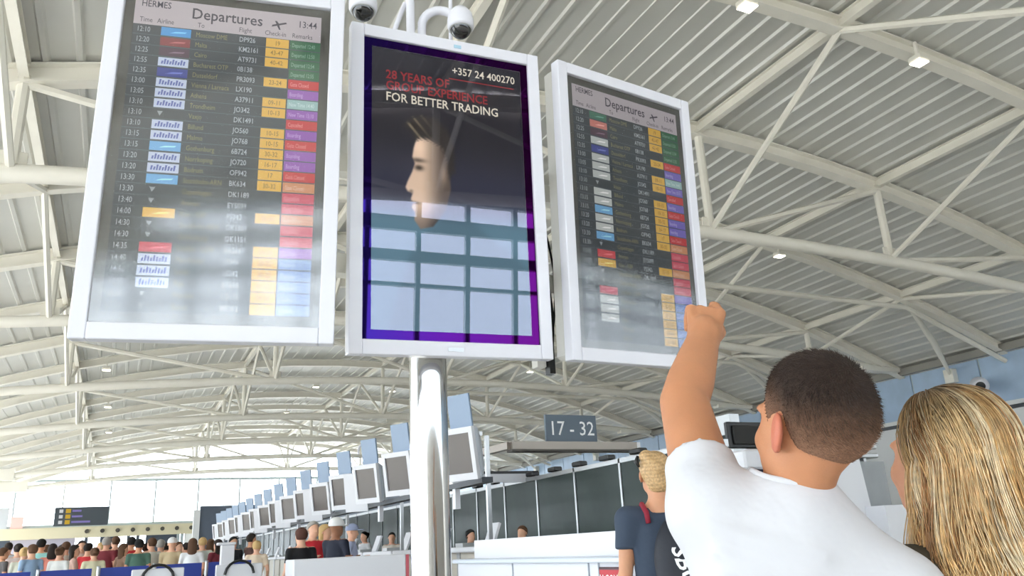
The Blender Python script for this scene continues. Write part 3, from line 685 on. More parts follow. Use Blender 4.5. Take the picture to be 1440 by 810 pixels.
# desk gear seen between the man and the two women
mn = empty('black_desk_monitor', (6.2, 7.0, 2.125)); tag(mn, 'black rear side of a monitor on a pole beyond the raised arm', 'monitor')
b = MB(); b.bbox(-.22, .42, -.03, .03, .06, .35, .012); b.build('panel', M_black, mn)
b = MB(); b.bbox(-.16, .36, -.06, -.03, .10, .31, .01); b.build('rear_cover', mat('black_vented', (26, 25, 24), .6), mn)
b = MB(); b.box(.07, .13, .03, .08, 0, .3); b.build('pole', M_pw, mn)
b = MB(); b.box(-.30, -.22, -.02, .02, .08, .16); b.build('side_bracket', M_alu, mn)
dk = empty('navy_cabinet', (5.9, 6.6, 0)); tag(dk, 'tall navy fronted cabinet with white top behind the white shirted man', 'cabinet')
b = MB(); b.box(0, 1.0, 0, .7, 0, 1.92); b.build('body', mat('navy_panel', (44, 54, 78), .5), dk)
b = MB(); b.bbox(-.1, 1.05, -.05, .75, 1.92, 2.12, .02); b.build('top', M_pw, dk)
ws = empty('white_screen_panel', (6.85, 6.2, 0)); tag(ws, 'tall white panel with slanting edge right of the man\'s neck', 'panel')
b = MB(); vs = [(-.85, 0, 0), (.32, 0, 0), (.24, 0, 1.50), (.18, 0, 2.12), (-.85, 0, 1.9)]; b.add(vs + [(v[0], .06, v[2]) for v in vs], [(0,1,2,3,4), (9,8,7,6,5)] + [(i, i+5, (i+1)%5+5, (i+1)%5) for i in range(5)]); b.build('sheet', M_pw, ws)
b = MB(); b.box(.15, .95, -.25, .2, 0, 1.49); b.build('foot_unit', M_pw, ws)
gw = empty('grey_column', (7.15, 6.45, 0)); tag(gw, 'grey concrete coloured column with silver brackets between the two heads', 'column')
b = MB(); b.box(0, .55, 0, .4, 0, 1.98); b.build('shaft', mat('grey_render', (158, 162, 166), .7, var=.06, vscale=5), gw)
for i, z in enumerate((2.02, 2.12, 2.22)):
    b = MB(); b.bbox(.02 + .03 * i, .52, .02, .3, z, z + .055, .012); b.build('silver_bracket', M_alu, gw)
b = MB(); b.box(.30, .34, .05, .1, 1.98, 2.45); b.box(.12, .15, .05, .1, 1.98, 2.5); b.build('bracket_post', M_alu, gw)
b = MB(); b.box(.1, .4, .1, .16, 2.3, 2.42); b.build('bracket_box', mat('slate_sign', (92, 106, 120), .45), gw)

# bullet camera on the right wall
cc = empty('bullet_camera', (29.35, 19.6, 6.22)); tag(cc, 'round white bullet camera on the pale blue wall above the blonde woman', 'security camera')
b = MB(); b.lathe((0, 0, 0), [(.10, .28), (.26, .22), (.32, .05), (.33, -.2), (.28, -.36), (.2, -.38)], 20, (.72, .60, .25)); autosmooth(b.build('shell', M_white, cc), 60)
b = MB(); b.lathe((0, 0, 0), [(.17, -.36), (.17, -.40), (.08, -.41)], 16, (.72, .60, .25)); b.build('lens', M_black, cc)

# blue queue barriers and trolleys in front of the crowd
M_qb = mat('blue_banner', (26, 52, 140), .5)
for i in range(5):
    x = -1.9 + i * .84; y = 15.0 + .15 * i
    r = empty('queue_barrier', (x, y, 0)); tag(r, 'blue queue barrier panel with steel posts, %s from the left edge' % words[i], 'barrier', 'blue queue barriers')
    b = MB(); b.box(.03, .75, -.01, .01, .45, 1.27); b.build('banner', M_qb, r)
    for px in (0,):
        b = MB(); b.lathe((px, 0, 0), [(.15, 0), (.15, .02), (.03, .04), (.025, 1.28), (.03, 1.3)], 12); b.build('post', M_alu, r)
def trolley(x, y, lab):
    r = empty('luggage_trolley', (x, y, 0)); tag(r, lab, 'trolley', 'luggage trolleys')
    b = MB(); b.bbox(-.28, .28, 0, .05, .3, 1.24, .01); b.build('back_panel', M_pw, r)
    b = MB(); b.tube([(-.17, -.02, 1.12)] + [(-.17 * math.cos(a), -.02, 1.12 + .16 * math.sin(a)) for a in np.linspace(.1, math.pi - .1, 9)] + [(.17, -.02, 1.12)], .016, 8); b.build('handle', M_black, r)
    b = MB(); b.box(-.26, .26, -.6, .0, .25, .3); b.build('deck', M_alu, r)
    for sx, sy in ((-.22, -.5), (.22, -.5), (-.22, 0), (.22, 0)):
        b = MB(); b.lathe((sx, sy, .1), [(.1, -.02), (.1, .02)], 12, (1, 0, 0)); b.build('wheel', M_black, r)
        b = MB(); b.box(sx - .02, sx + .02, sy - .02, sy + .02, .1, .26); b.build('fork', M_alu, r)
trolley(.47, 10.6, 'white backed luggage trolley with black hoop handle before the blue barriers')
trolley(1.42, 11.0, 'white backed luggage trolley with black hoop handle beside the white post')
ip = empty('white_post', (1.62, 14.1, 0)); tag(ip, 'slim white square post at the end of the queue', 'post')
b = MB(); b.bbox(-.1, .1, -.1, .1, 0, 1.52, .01); b.build('shaft', M_pw, ip)
b = MB(); b.bbox(-.16, .12, -.12, .12, 1.52, 1.56, .008); b.build('cap', M_pw, ip)

# ------------------------------------------------------------------ people: smooth blended volumes turned into one surface each
def unit(v): v = np.array(v, float); return v / np.linalg.norm(v)
class Vol:
    def __init__(s, vox): s.vox = vox; s.p = []
    def cone(s, a, b, ra, rb, k=.02): s.p.append(('cone', np.array(a, float), np.array(b, float), ra, rb, k)); return s
    def chain(s, pts, rs, k=.02):
        s.p.append(('chain', np.array(pts, float), np.array(rs, float), None, None, k)); return s
    def ell(s, c, r, k=.02, ax=None): s.p.append(('ell', np.array(c, float), np.array(r, float), np.eye(3) if ax is None else np.array(ax, float), None, k)); return s
    def cutell(s, c, r, k=.004, ax=None): s.p.append(('cut', np.array(c, float), np.array(r, float), np.eye(3) if ax is None else np.array(ax, float), None, k)); return s
    def fn(s, f): s.p.append(('fn', f, None, None, None, 0)); return s
    def field(s):
        lo = np.full(3, 1e9); hi = -lo
        for q in s.p:
            if q[0] == 'cone':
                for c, r in ((q[1], q[3]), (q[2], q[4])): lo = np.minimum(lo, c - r); hi = np.maximum(hi, c + r)
            elif q[0] == 'chain': lo = np.minimum(lo, (q[1] - q[2][:, None]).min(0)); hi = np.maximum(hi, (q[1] + q[2][:, None]).max(0))
            elif q[0] == 'ell':
                e = np.sqrt(((q[3] * q[2][:, None]) ** 2).sum(0)); lo = np.minimum(lo, q[1] - e); hi = np.maximum(hi, q[1] + e)
        v = s.vox; lo = lo - 4 * v; n = np.ceil((hi + 4 * v - lo) / v).astype(int) + 1
        D = np.full(n, 1.0, np.float32)
        axs = [lo[i] + v * np.arange(n[i]) for i in range(3)]
        for q in s.p:
            if q[0] == 'fn':
                X, Y, Z = np.meshgrid(*axs, indexing='ij', sparse=True); D = q[1](D, X, Y, Z); continue
            k = q[5]; pad = k * 1.2 + 3 * v
            if q[0] == 'cone': l_ = np.minimum(q[1] - q[3], q[2] - q[4]); h_ = np.maximum(q[1] + q[3], q[2] + q[4])
            elif q[0] == 'chain': l_ = (q[1] - q[2][:, None]).min(0); h_ = (q[1] + q[2][:, None]).max(0)
            else: e = np.sqrt(((q[3] * q[2][:, None]) ** 2).sum(0)); l_, h_ = q[1] - e, q[1] + e
            i0 = np.maximum(0, ((l_ - pad - lo) / v).astype(int)); i1 = np.minimum(n, ((h_ + pad - lo) / v).astype(int) + 2)
            if (i1 <= i0).any(): continue
            X, Y, Z = np.meshgrid(*[axs[i][i0[i]:i1[i]] for i in range(3)], indexing='ij')
            P = np.stack([X, Y, Z], -1)
            if q[0] == 'cone':
                a, b, ra, rb = q[1:5]; e = b - a; t = np.clip(((P - a) @ e) / max(e @ e, 1e-12), 0, 1)
                d = np.linalg.norm(P - a - t[..., None] * e, axis=-1) - (ra + (rb - ra) * t)
            elif q[0] == 'chain':
                d = np.full(X.shape, 1e3)
                for i in range(len(q[1]) - 1):
                    a, e = q[1][i], q[1][i+1] - q[1][i]; t = np.clip(((P - a) @ e) / max(e @ e, 1e-12), 0, 1)
                    d = np.minimum(d, np.linalg.norm(P - a - t[..., None] * e, axis=-1) - (q[2][i] + (q[2][i+1] - q[2][i]) * t))
            else:
                L = (P - q[1]) @ q[3].T; k0 = np.linalg.norm(L / q[2], axis=-1); k1 = np.linalg.norm(L / q[2] ** 2, axis=-1)
                d = k0 * (k0 - 1) / np.maximum(k1, 1e-9)
            sl = tuple(slice(i0[i], i1[i]) for i in range(3)); A = D[sl]
            if q[0] == 'cut': d = -d; h = np.clip(.5 - .5 * (A - d) / max(k, 1e-6), 0, 1); D[sl] = A * (1 - h) + d * h + k * h * (1 - h); D[sl] = np.maximum(A, d) if k < 1e-5 else D[sl]
            else:
                h = np.clip(.5 + .5 * (A - d) / max(k, 1e-6), 0, 1); D[sl] = A * (1 - h) + d * h - k * h * (1 - h)
        return D, lo, v
    def mesh(s, name, mats, matfn=None, org=(0, 0, 0), colfn=None, smooth_it=1):
        D, lo, v = s.field(); S = D < 0
        n = D.shape; c = tuple(m - 1 for m in n)
        acc = np.zeros(c + (3,), np.float32); cnt = np.zeros(c, np.float32)
        cor = [(i, j, k) for i in (0, 1) for j in (0, 1) for k in (0, 1)]
        vw = lambda A, o: A[o[0]:o[0] + c[0], o[1]:o[1] + c[1], o[2]:o[2] + c[2]]
        any_ = np.zeros(c, bool); all_ = np.ones(c, bool)
        for o in cor: w = vw(S, o); any_ |= w; all_ &= w
        act = any_ & ~all_; ids = np.argwhere(act); nv = len(ids)
        pos = np.zeros((nv, 3)); cn = np.zeros(nv)
        vals = {o: D[ids[:, 0] + o[0], ids[:, 1] + o[1], ids[:, 2] + o[2]] for o in cor}
        for o in cor:
            for ax in range(3):
                if o[ax] == 0:
                    o2 = list(o); o2[ax] = 1; o2 = tuple(o2); a, b = vals[o], vals[o2]; m = (a < 0) != (b < 0)
                    t = np.where(m, a / np.where(m, a - b, 1), 0); p = np.tile(np.array(o, float), (nv, 1)); p[:, ax] += t
                    pos[m] += p[m]; cn[m] += 1
        V = lo + v * (ids + pos / cn[:, None])
        num = np.full(c, -1, np.int64); num[tuple(ids.T)] = np.arange(nv)
        faces = []
        for ax in range(3):
            sa = [slice(None)] * 3; sb = [slice(None)] * 3; sa[ax] = slice(0, -1); sb[ax] = slice(1, None)
            A, B = S[tuple(sa)], S[tuple(sb)]; E = np.argwhere(A != B); u, w = (ax + 1) % 3, (ax + 2) % 3
            E = E[(E[:, u] > 0) & (E[:, w] > 0) & (E[:, u] < n[u] - 1) & (E[:, w] < n[w] - 1)]
            fl = A[tuple(E.T)]
            def cell(du, dw):
                q = E.copy(); q[:, u] += du; q[:, w] += dw; return num[tuple(q.T)]
            Q = np.stack([cell(-1, -1), cell(0, -1), cell(0, 0), cell(-1, 0)], 1)
            Q[~fl] = Q[~fl][:, ::-1]; faces.append(Q)
        F = np.concatenate(faces); F = F[(F >= 0).all(1)]
        for _ in range(smooth_it):
            a_ = np.zeros_like(V); c_ = np.zeros(nv)
            for i in range(4):
                j = (i + 1) % 4; np.add.at(a_, F[:, i], V[F[:, j]]); np.add.at(c_, F[:, i], 1); np.add.at(a_, F[:, j], V[F[:, i]]); np.add.at(c_, F[:, j], 1)
            V = .5 * V + .5 * a_ / np.maximum(c_, 1)[:, None]
        me = bpy.data.meshes.new(name); me.vertices.add(nv); me.vertices.foreach_set('co', (V - np.array(org)).astype(np.float32).ravel())
        me.loops.add(F.size); me.loops.foreach_set('vertex_index', F.ravel().astype(np.int32)); me.polygons.add(len(F))
        me.polygons.foreach_set('loop_start', np.arange(0, F.size, 4, dtype=np.int32)); me.polygons.foreach_set('loop_total', np.full(len(F), 4, np.int32))
        for m in (mats if isinstance(mats, (list, tuple)) else [mats]): me.materials.append(m)
        me.polygons.foreach_set('use_smooth', np.ones(len(F), bool))
        if matfn: me.polygons.foreach_set('material_index', matfn(V[F].mean(1)).astype(np.int32))
        if colfn is not None:
            ca = me.color_attributes.new('tone', 'FLOAT_COLOR', 'POINT'); cc_ = colfn(V); ca.data.foreach_set('color', np.concatenate([cc_, np.ones((nv, 1))], 1).astype(np.float32).ravel())
        me.update(calc_edges=True); me.validate(); return me
def tone_mat(name, rough=.5, spec=.4, bump=0.0, bscale=300, stretch=None):
    if name in MATS: return MATS[name]
    m = bpy.data.materials.new(name); m.use_nodes = True; nt = m.node_tree; b = nt.nodes['Principled BSDF']
    a = nt.nodes.new('ShaderNodeAttribute'); a.attribute_name = 'tone'; b.inputs['Roughness'].default_value = rough; b.inputs['Specular IOR Level'].default_value = spec
    tc = nt.nodes.new('ShaderNodeTexCoord'); n = nt.nodes.new('ShaderNodeTexNoise'); n.inputs['Scale'].default_value = bscale; n.inputs['Detail'].default_value = 3
    r = nt.nodes.new('ShaderNodeMapRange'); r.inputs[1].default_value = .3; r.inputs[2].default_value = .7; r.inputs[3].default_value = .72; r.inputs[4].default_value = 1.22
    mx = nt.nodes.new('ShaderNodeMix'); mx.data_type = 'RGBA'; mx.blend_type = 'MULTIPLY'; mx.inputs[0].default_value = 1
    nt.links.new(tc.outputs['Object'], n.inputs['Vector']); nt.links.new(n.outputs[0], r.inputs[0]); nt.links.new(a.outputs[0], mx.inputs[6]); nt.links.new(r.outputs[0], mx.inputs[7]); nt.links.new(mx.outputs[2], b.inputs['Base Color'])
    if bump:
        bp = nt.nodes.new('ShaderNodeBump'); bp.inputs['Strength'].default_value = bump; bp.inputs['Distance'].default_value = .003
        nt.links.new(n.outputs[0], bp.inputs['Height']); nt.links.new(bp.outputs[0], b.inputs['Normal'])
    MATS[name] = m; return m
def skin_mat(name, rgb):
    m = mat(name, rgb, .5, var=.08, vscale=14, bump=.08, bscale=220, spec=.35); b = m.node_tree.nodes['Principled BSDF']
    b.inputs['Subsurface Weight'].default_value = .12; b.inputs['Subsurface Radius'].default_value = (.012, .005, .003); return m
L3 = lambda r, g, b: np.array(lin(r, g, b)[:3])

def head_axes(az, el, rollr=0.0):
    a, e = math.radians(az), math.radians(el)
    hf = np.array([math.sin(a) * math.cos(e), math.cos(a) * math.cos(e), math.sin(e)]); hl = np.array([-math.cos(a), math.sin(a), 0.])
    hu = np.cross(hf, -hl) * -1 if np.cross(hf, -hl)[2] < 0 else np.cross(hf, -hl)
    if hu[2] < 0: hu = -hu
    if rollr: c, s = math.cos(math.radians(rollr)), math.sin(math.radians(rollr)); hl, hu = hl * c + hu * s, hu * c - hl * s
    return hf, hl, hu
def head_prims(V, c, ax, s=1.0, fine=True):
    hf, hl, hu = ax; A = np.array([hf, hl, hu]); p = lambda f, l, u: c + s * (hf * f + hl * l + hu * u)
    V.ell(p(-.010, 0, .014), np.array([.097, .076, .093]) * s, .02, A)          # cranium
    V.ell(p(.035, 0, -.045), np.array([.062, .060, .070]) * s, .03, A)          # face block
    V.ell(p(.058, 0, -.098), np.array([.030, .034, .024]) * s, .025, A)         # chin
    for q in (-1, 1): V.ell(p(.02, q * .048, -.075), np.array([.035, .018, .03]) * s, .025, A)   # jaw
    V.cone(p(.094, 0, -.012), p(.114, 0, -.042), .009 * s, .014 * s, .012)      # nose
    if fine:
        V.ell(p(.083, 0, .008), np.array([.016, .05, .012]) * s, .012, A)       # brow
        for q in (-1, 1):
            V.cutell(p(.096, q * .031, -.012), np.array([.014, .018, .011]) * s, .006, A)
            V.ell(p(.062, q * .042, -.045), np.array([.022, .018, .02]) * s, .015, A)
        V.ell(p(.092, 0, -.070), np.array([.012, .024, .006]) * s, .006, A); V.ell(p(.089, 0, -.082), np.array([.012, .021, .007]) * s, .006, A)
    for q in (-1, 1):                                                            # ears
        V.ell(p(-.014, q * .085, -.020), np.array([.022, .008, .034]) * s, .004, np.array([unit(hf - hl * q * .5), unit(hl * q + hf * .5), hu]))
        if fine: V.cutell(p(-.006, q * .096, -.018), np.array([.011, .008, .020]) * s, .004, A)
        V.ell(p(-.006, q * .076, -.046), np.array([.009, .007, .009]) * s, .006, A)
def eyes(c, ax, root, org, s=1.0, iris=(70, 48, 34)):
    hf, hl, hu = ax
    for q in (-1, 1):
        e = c + s * (hf * .0745 + hl * q * .031 - hu * .013)
        b = MB(); b.lathe(e - org, [(.0005, -.0115), (.006, -.0098), (.0105, -.004), (.0115, 0), (.0105, .004), (.0075, .0087)], 12, hf); b.cur = 1; b.lathe(e - org, [(.0072, .0088), (.005, .0103), (.0005, .0113)], 12, hf)
        b.build('eye', [mat('eye_white', (232, 228, 222), .2), mat('iris_%d' % iris[0], iris, .15)], root, True)

# ================================================================= the man pointing at the right-hand board
SK1 = skin_mat('tanned_skin', (190, 132, 96))
N0 = pix(1120, 694, 1.46); HC = pix(1143, 590, 1.45); az_b = math.radians(30)
bf = np.array([math.sin(az_b), math.cos(az_b), 0]); bl = np.array([-math.cos(az_b), math.sin(az_b), 0]); bu = np.array([0, 0, 1.])
SL = N0 + bl * .138 - bu * .022 + bf * .03; SR = N0 - bl * .130 - bu * .175 + bf * .01
def on_ray(px, py, frm, ln):
    d = unit(pix(px, py, 1.0) - CAM_C); w = frm - CAM_C; bq = d @ w; disc = bq * bq - (w @ w - ln * ln)
    return CAM_C + d * (bq + math.sqrt(max(disc, 0)))
EL = on_ray(962, 566, SL, .275); WR = on_ray(990, 474, EL, .235)
org_m = np.array([N0[0] + .02, N0[1] + .03, 0.0]); man = empty('person', org_m); tag(man, 'man in white t-shirt with short dark hair raising his arm to the right board', 'person')
axm = head_axes(4, 17)
V = Vol(.0048)
head_prims(V, HC, axm)
hf, hl, hu = axm
V.cone(N0 + bf * .035 - bu * .02 + bl * .018, HC - hf * .022 + hl * .008 - hu * .055, .044, .043, .02); V.cone(N0 + bf * .055 - bu * .03, HC + hf * .012 - hu * .10, .044, .042, .03)
for q in (-1, 1): V.cone(N0 + bl * q * .09 - bu * (.045 if q > 0 else .10) + bf * .02, N0 + bl * q * .02 - bu * .005 + bf * .02, .028, .026, .03)   # trapezius
V.cone(SL, SR, .055, .055, .04)
V.ell(N0 - bu * .27 + bf * .04 + bl * .018, (.152, .11, .27), .05, [-bl, bf, bu]); V.ell(N0 - bu * .50 + bf * .04, (.155, .11, .16), .05, [-bl, bf, bu])
# raised left arm
mid = lambda a, b, t: a + (b - a) * t
V.chain([SL, mid(SL, EL, .5), EL, mid(EL, WR, .3), mid(EL, WR, .7), WR], [.060, .054, .048, .0485, .041, .034], .03)
hd = unit(unit(WR - EL) * .75 + CAM_U * .35 + CAM_F * .35); hn = -CAM_F * .8 + CAM_U * .75; hn = unit(hn - hd * (hn @ hd)); hs = unit(np.cross(hd, hn))
if hs @ CAM_R < 0: hs = -hs
h = lambda d, s_, n_: WR + hd * d + hs * s_ + hn * n_
for t_, s_ in ((.0, .0),): V.cone(WR, h(.03, 0, 0), .029, .030, .02)
for s_, r_ in ((-.033, .0120), (-.011, .0135), (.011, .014), (.033, .0135)): V.cone(h(.015, s_ * .55, 0), h(.088, s_, .003), .018, r_, .008)
# index finger points at the board, the other three curl under, the thumb lies beside the index
k0 = h(.088, .033, .004); V.chain([k0, k0 + CAM_F * .036 + CAM_U * .016, k0 + CAM_F * .060 + CAM_U * .019, k0 + CAM_F * .080 + CAM_U * .018], [.0115, .0100, .0090, .0078], .004)
for s_, l1, r_ in ((.011, .042, .0105), (-.012, .039, .0100), (-.034, .032, .0092)):
    V.chain([h(.088, s_, .003), h(.088 + l1 * .78, s_ * 1.08, -.016), h(.088 + l1 * .52, s_ * 1.06, -.043), h(.060 + l1 * .2, s_ * 1.02, -.040)], [r_, r_ * .95, r_ * .88, r_ * .8], .004)
V.chain([h(.020, .026, -.012), h(.050, .040, -.022), h(.080, .040, -.032), h(.100, .034, -.038)], [.016, .0125, .0108, .0090], .008)
# right arm hangs down
ER = SR - bu * .27 - bl * .025 - bf * .04; WR2 = ER - bu * .24 + bf * .08 - bl * .01
V.chain([SR, mid(SR, ER, .5), ER], [.058, .050, .040], .03); V.chain([ER, mid(ER, WR2, .3), WR2], [.040, .043, .028], .02)
g = lambda d, s_, n_: WR2 + np.array([0, 0, -1.]) * d + bf * s_ - bl * n_
for s_ in (-.028, -.010, .009, .027): V.cone(g(.01, s_ * .6, 0), g(.085, s_, 0), .018, .0145, .012)
for s_, l_ in ((-.028, .06), (-.010, .075), (.009, .08), (.027, .07)): V.chain([g(.085, s_, 0), g(.085 + l_ * .5, s_, -.008), g(.085 + l_, s_, -.026)], [.0105, .0098, .008], .004)
V.chain([g(.02, .03, -.01), g(.06, .052, -.016), g(.095, .05, -.024)], [.015, .0115, .009], .008)
link('body', V.mesh('body', [SK1, skin_mat('flushed_ear', (196, 116, 92))], lambda P: (np.abs((P - HC) @ hl) > .0795) & (np.abs((P - HC) @ hf + .012) < .03) & ((P - HC) @ hu > -.07), org_m), man); eyes(HC, axm, man, org_m)
# close-cropped hair
Vh = Vol(.0055); hc_ = HC - hf * .010 + hu * .014; Ah = np.array([hf, hl, hu])
Vh.ell(hc_, (.118, .097, .108), .001, Ah)
def hairline(f): return np.interp(f, [-.12, -.075, -.035, -.012, .012, .03, .05, .075, .12], [-.072, -.068, -.048, .012, .004, -.012, .04, .064, .09])
def hair_cut(D, X, Y, Z):
    P = [X - HC[0], Y - HC[1], Z - HC[2]]; f = sum(P[i] * hf[i] for i in range(3)); u = sum(P[i] * hu[i] for i in range(3)); l = sum(P[i] * hl[i] for i in range(3))
    above = u - hairline(f); t = np.clip(above / .06, -.25, 1); off = np.where(t < 0, -.004, .0015 + .008 * t)
    L = [(f + .010) , l, u - .014]; r = (.097, .076, .093)
    k0 = np.sqrt((L[0]/r[0])**2 + (L[1]/r[1])**2 + (L[2]/r[2])**2); k1 = np.sqrt((L[0]/r[0]**2)**2 + (L[1]/r[1]**2)**2 + (L[2]/r[2]**2)**2)
    return (np.maximum(k0 * (k0 - 1) / np.maximum(k1, 1e-6) - off, -(above + .004))).astype(np.float32)
Vh.fn(hair_cut)
def hair_col(Vv):
    P = Vv - HC; f = P @ hf; u = P @ hu; t = np.clip((u + .055 - .6 * np.clip(f + .03, 0, .2)) / .11, 0, 1)[:, None]; t = t * t * (3 - 2 * t)
    return L3(140, 104, 82) * (1 - t) + L3(54, 42, 36) * t
crop = link('hair', Vh.mesh('hair', tone_mat('cropped_hair', .75, .2, .9, 420), None, org_m, hair_col), man)
rg = np.random.default_rng(5); hm = crop.data; nvh = len(hm.vertices); co = np.zeros(nvh * 3, np.float32); hm.vertices.foreach_get('co', co); co = co.reshape(-1, 3).astype(float) + org_m
nr = np.zeros(nvh * 3, np.float32); hm.vertex_normals.foreach_get('vector', nr); nr = nr.reshape(-1, 3).astype(float)
wh = unit(hu * .75 - hf * .65)                                    # whorl on the crown
pk = rg.choice(nvh, 9000); pk = pk[((co[pk] - HC) @ hu - hairline((co[pk] - HC) @ hf)) > .004]
sv, sf, scol = [], [], []
base_c = hair_col(co[pk])
for i, q in enumerate(pk):
    n_ = nr[q]; r_ = co[q] - (HC - hf * .010 + hu * .014); fl = r_ - wh * (r_ @ wh) + .5 * np.cross(wh, r_); fl = fl - n_ * (fl @ n_); fl = fl / (np.linalg.norm(fl) + 1e-6)
    hgt = np.clip(((co[q] - HC) @ hu - hairline((co[q] - HC) @ hf)) / .07, .15, 1); ln_ = (.004 + .008 * hgt) * rg.uniform(.7, 1.2)
    d_ = unit(n_ * .45 + fl * .9 + rg.normal(0, .18, 3)); sd2 = unit(np.cross(d_, n_)); a_ = co[q] - n_ * .001; k_ = len(sv)
    sv += [a_ + sd2 * .0007, a_ - sd2 * .0007, a_ + n_ * .0009, a_ + d_ * ln_]; sf += [(k_, k_+1, k_+3), (k_+1, k_+2, k_+3), (k_+2, k_, k_+3)]; scol += [base_c[i] * rg.uniform(.45, 1.5)] * 4
me = bpy.data.meshes.new('hair_strands'); me.from_pydata((np.array(sv) - org_m).tolist(), [], sf); me.materials.append(tone_mat('hair_strand', .6, .3, 0, 40))
ca = me.color_attributes.new('tone', 'FLOAT_COLOR', 'POINT'); ca.data.foreach_set('color', np.concatenate([np.array(scol), np.ones((len(scol), 1))], 1).astype(np.float32).ravel())
tag(link('hair_strands', me, crop), kind='stuff')
# white t-shirt
M_tee = mat('white_cotton', (208, 208, 213), .85, bump=.5, bscale=6, bdist=.03, spec=.15)
Vs = Vol(.007)
Vs.cone(SL, SR, .068, .068, .04); Vs.cone(SL, N0 - bu * .05 + bf * .03, .060, .062, .04); Vs.cone(SR, N0 - bu * .075 + bf * .03, .066, .062, .04)
for q in (-1, 1): Vs.cone(N0 + bl * q * .09 - bu * (.045 if q > 0 else .10) + bf * .02, N0 + bl * q * .02 - bu * .005 + bf * .02, .042, .042, .04)
Vs.cone(N0 + bf * .0 - bu * .05, N0 + bf * .02 + bu * .005, .066, .060, .03)
Vs.ell(N0 - bu * .27 + bf * .035 + bl * .018, (.168, .128, .29), .05, [-bl, bf, bu]); Vs.ell(N0 - bu * .52 + bf * .04, (.168, .130, .20), .06, [-bl, bf, bu])
Vs.cone(N0 - bu * .40 + bl * .03 + bf * .04, N0 - bu * .60 + bf * .04, .160, .160, .05)
SV = mid(SL, EL, .42); Vs.chain([SL, mid(SL, EL, .55)], [.070, .063], .03)
SV2 = mid(SR, ER, .62); Vs.chain([SR, SV2], [.078, .074], .04)
Vs.chain([SL - bl * .02 - bu * .10, SL - bl * .06 - bu * .24], [.055, .05], .06)
for i in range(5):   # drawn folds from the raised shoulder
    a_ = SL - bu * (.03 + .035 * i) - bf * .075 + bl * .01; Vs.cone(a_, a_ - bl * (.16 + .02 * i) - bu * (.05 + .05 * i) - bf * .035, .010, .004, .018)
nk = N0 + bf * .022 + bu * .020; tl = unit(SV - SL); tr = unit(SV2 - SR)
def tee_cut(D, X, Y, Z):
    P = (X, Y, Z); pl_ = lambda c, n: sum((P[i] - c[i]) * n[i] for i in range(3))
    near = lambda c, r: sum((P[i] - c[i]) ** 2 for i in range(3)) < r * r
    D = np.maximum(D, np.where(near(mid(SL, EL, .62), .115), pl_(SV, tl), -1)); D = np.maximum(D, np.where(near(mid(SR, ER, .85), .12), pl_(SV2, tr), -1))
    D = np.maximum(D, (N0[2] - .60) - Z)
    r2 = np.sqrt(pl_(nk, bl) ** 2 + (pl_(nk, bf) * 1.0) ** 2); nrm = unit(bu - bf * .10 - bl * .10)
    return np.maximum(D, np.minimum(.074 - r2, 0 * X + 1) * -1 * -1 if False else np.minimum(-(r2 - .061), pl_(nk - bu * .018, nrm) * 1.0)).astype(np.float32)
Vs.fn(tee_cut)
tee = link('t_shirt', Vs.mesh('t_shirt', M_tee, None, org_m, smooth_it=4), man)
from mathutils.bvhtree import BVHTree
tt_ = BVHTree.FromPolygons([v.co for v in tee.data.vertices], [tuple(q.vertices) for q in tee.data.polygons]); cp = []
for a_ in np.linspace(0, 2 * math.pi, 41)[:-1]:
    d_ = bl * math.cos(a_) + bf * math.sin(a_); zs = []
    for rr in (.064, .068, .072):
        hit = tt_.ray_cast(Vector(nk + d_ * rr + bu * .15 - org_m), Vector((0, 0, -1)))
        if hit[0] is not None and hit[0].z > N0[2] - .12: zs.append(hit[0].z)
    cp.append([d_, np.mean(zs) if zs else None])
zz_ = np.array([q[1] if q[1] is not None else np.nan for q in cp]); zz_ = np.where(np.isnan(zz_), np.nanmean(zz_), zz_)
for _ in range(3): zz_ = (np.roll(zz_, 1) + zz_ + np.roll(zz_, -1)) / 3
ring = [np.array([*(nk + cp[i % 40][0] * .0635 - org_m)[:2], zz_[i % 40] + .001]) for i in range(41)]
b = MB(); b.tube(ring, .0068, 10); b.build('collar', M_tee, tee, True)
# trousers and shoes (below the frame)
Vt = Vol(.014); hz = .80
for q in (-1, 1):
    hp_ = np.array([org_m[0], org_m[1], hz]) + bl * q * .085
    Vt.chain([hp_, hp_ - bu * .36 + bf * .01, hp_ - bu * .70], [.085, .065, .052], .03)
Vt.ell(np.array([org_m[0], org_m[1], .82]), (.165, .12, .11), .04, [-bl, bf, bu])
link('trousers', Vt.mesh('trousers', mat('navy_denim', (52, 62, 86), .8, var=.1, vscale=20), None, org_m), man)
for q in (-1, 1):
    Vt = Vol(.01); a_ = np.array([org_m[0], org_m[1], .045]) + bl * q * .085
    Vt.chain([a_ - bf * .06, a_ + bf * .08, a_ + bf * .17 - bu * .01], [.042, .044, .034], .02); Vt.cone(a_ - bf * .02, a_ - bf * .02 + bu * .07, .045, .046, .02)
    Vt.fn(lambda D, X, Y, Z: np.maximum(D, .002 - Z).astype(np.float32))
    link('shoe', Vt.mesh('shoe', mat('grey_trainer', (150, 150, 152), .7), None, org_m), man)

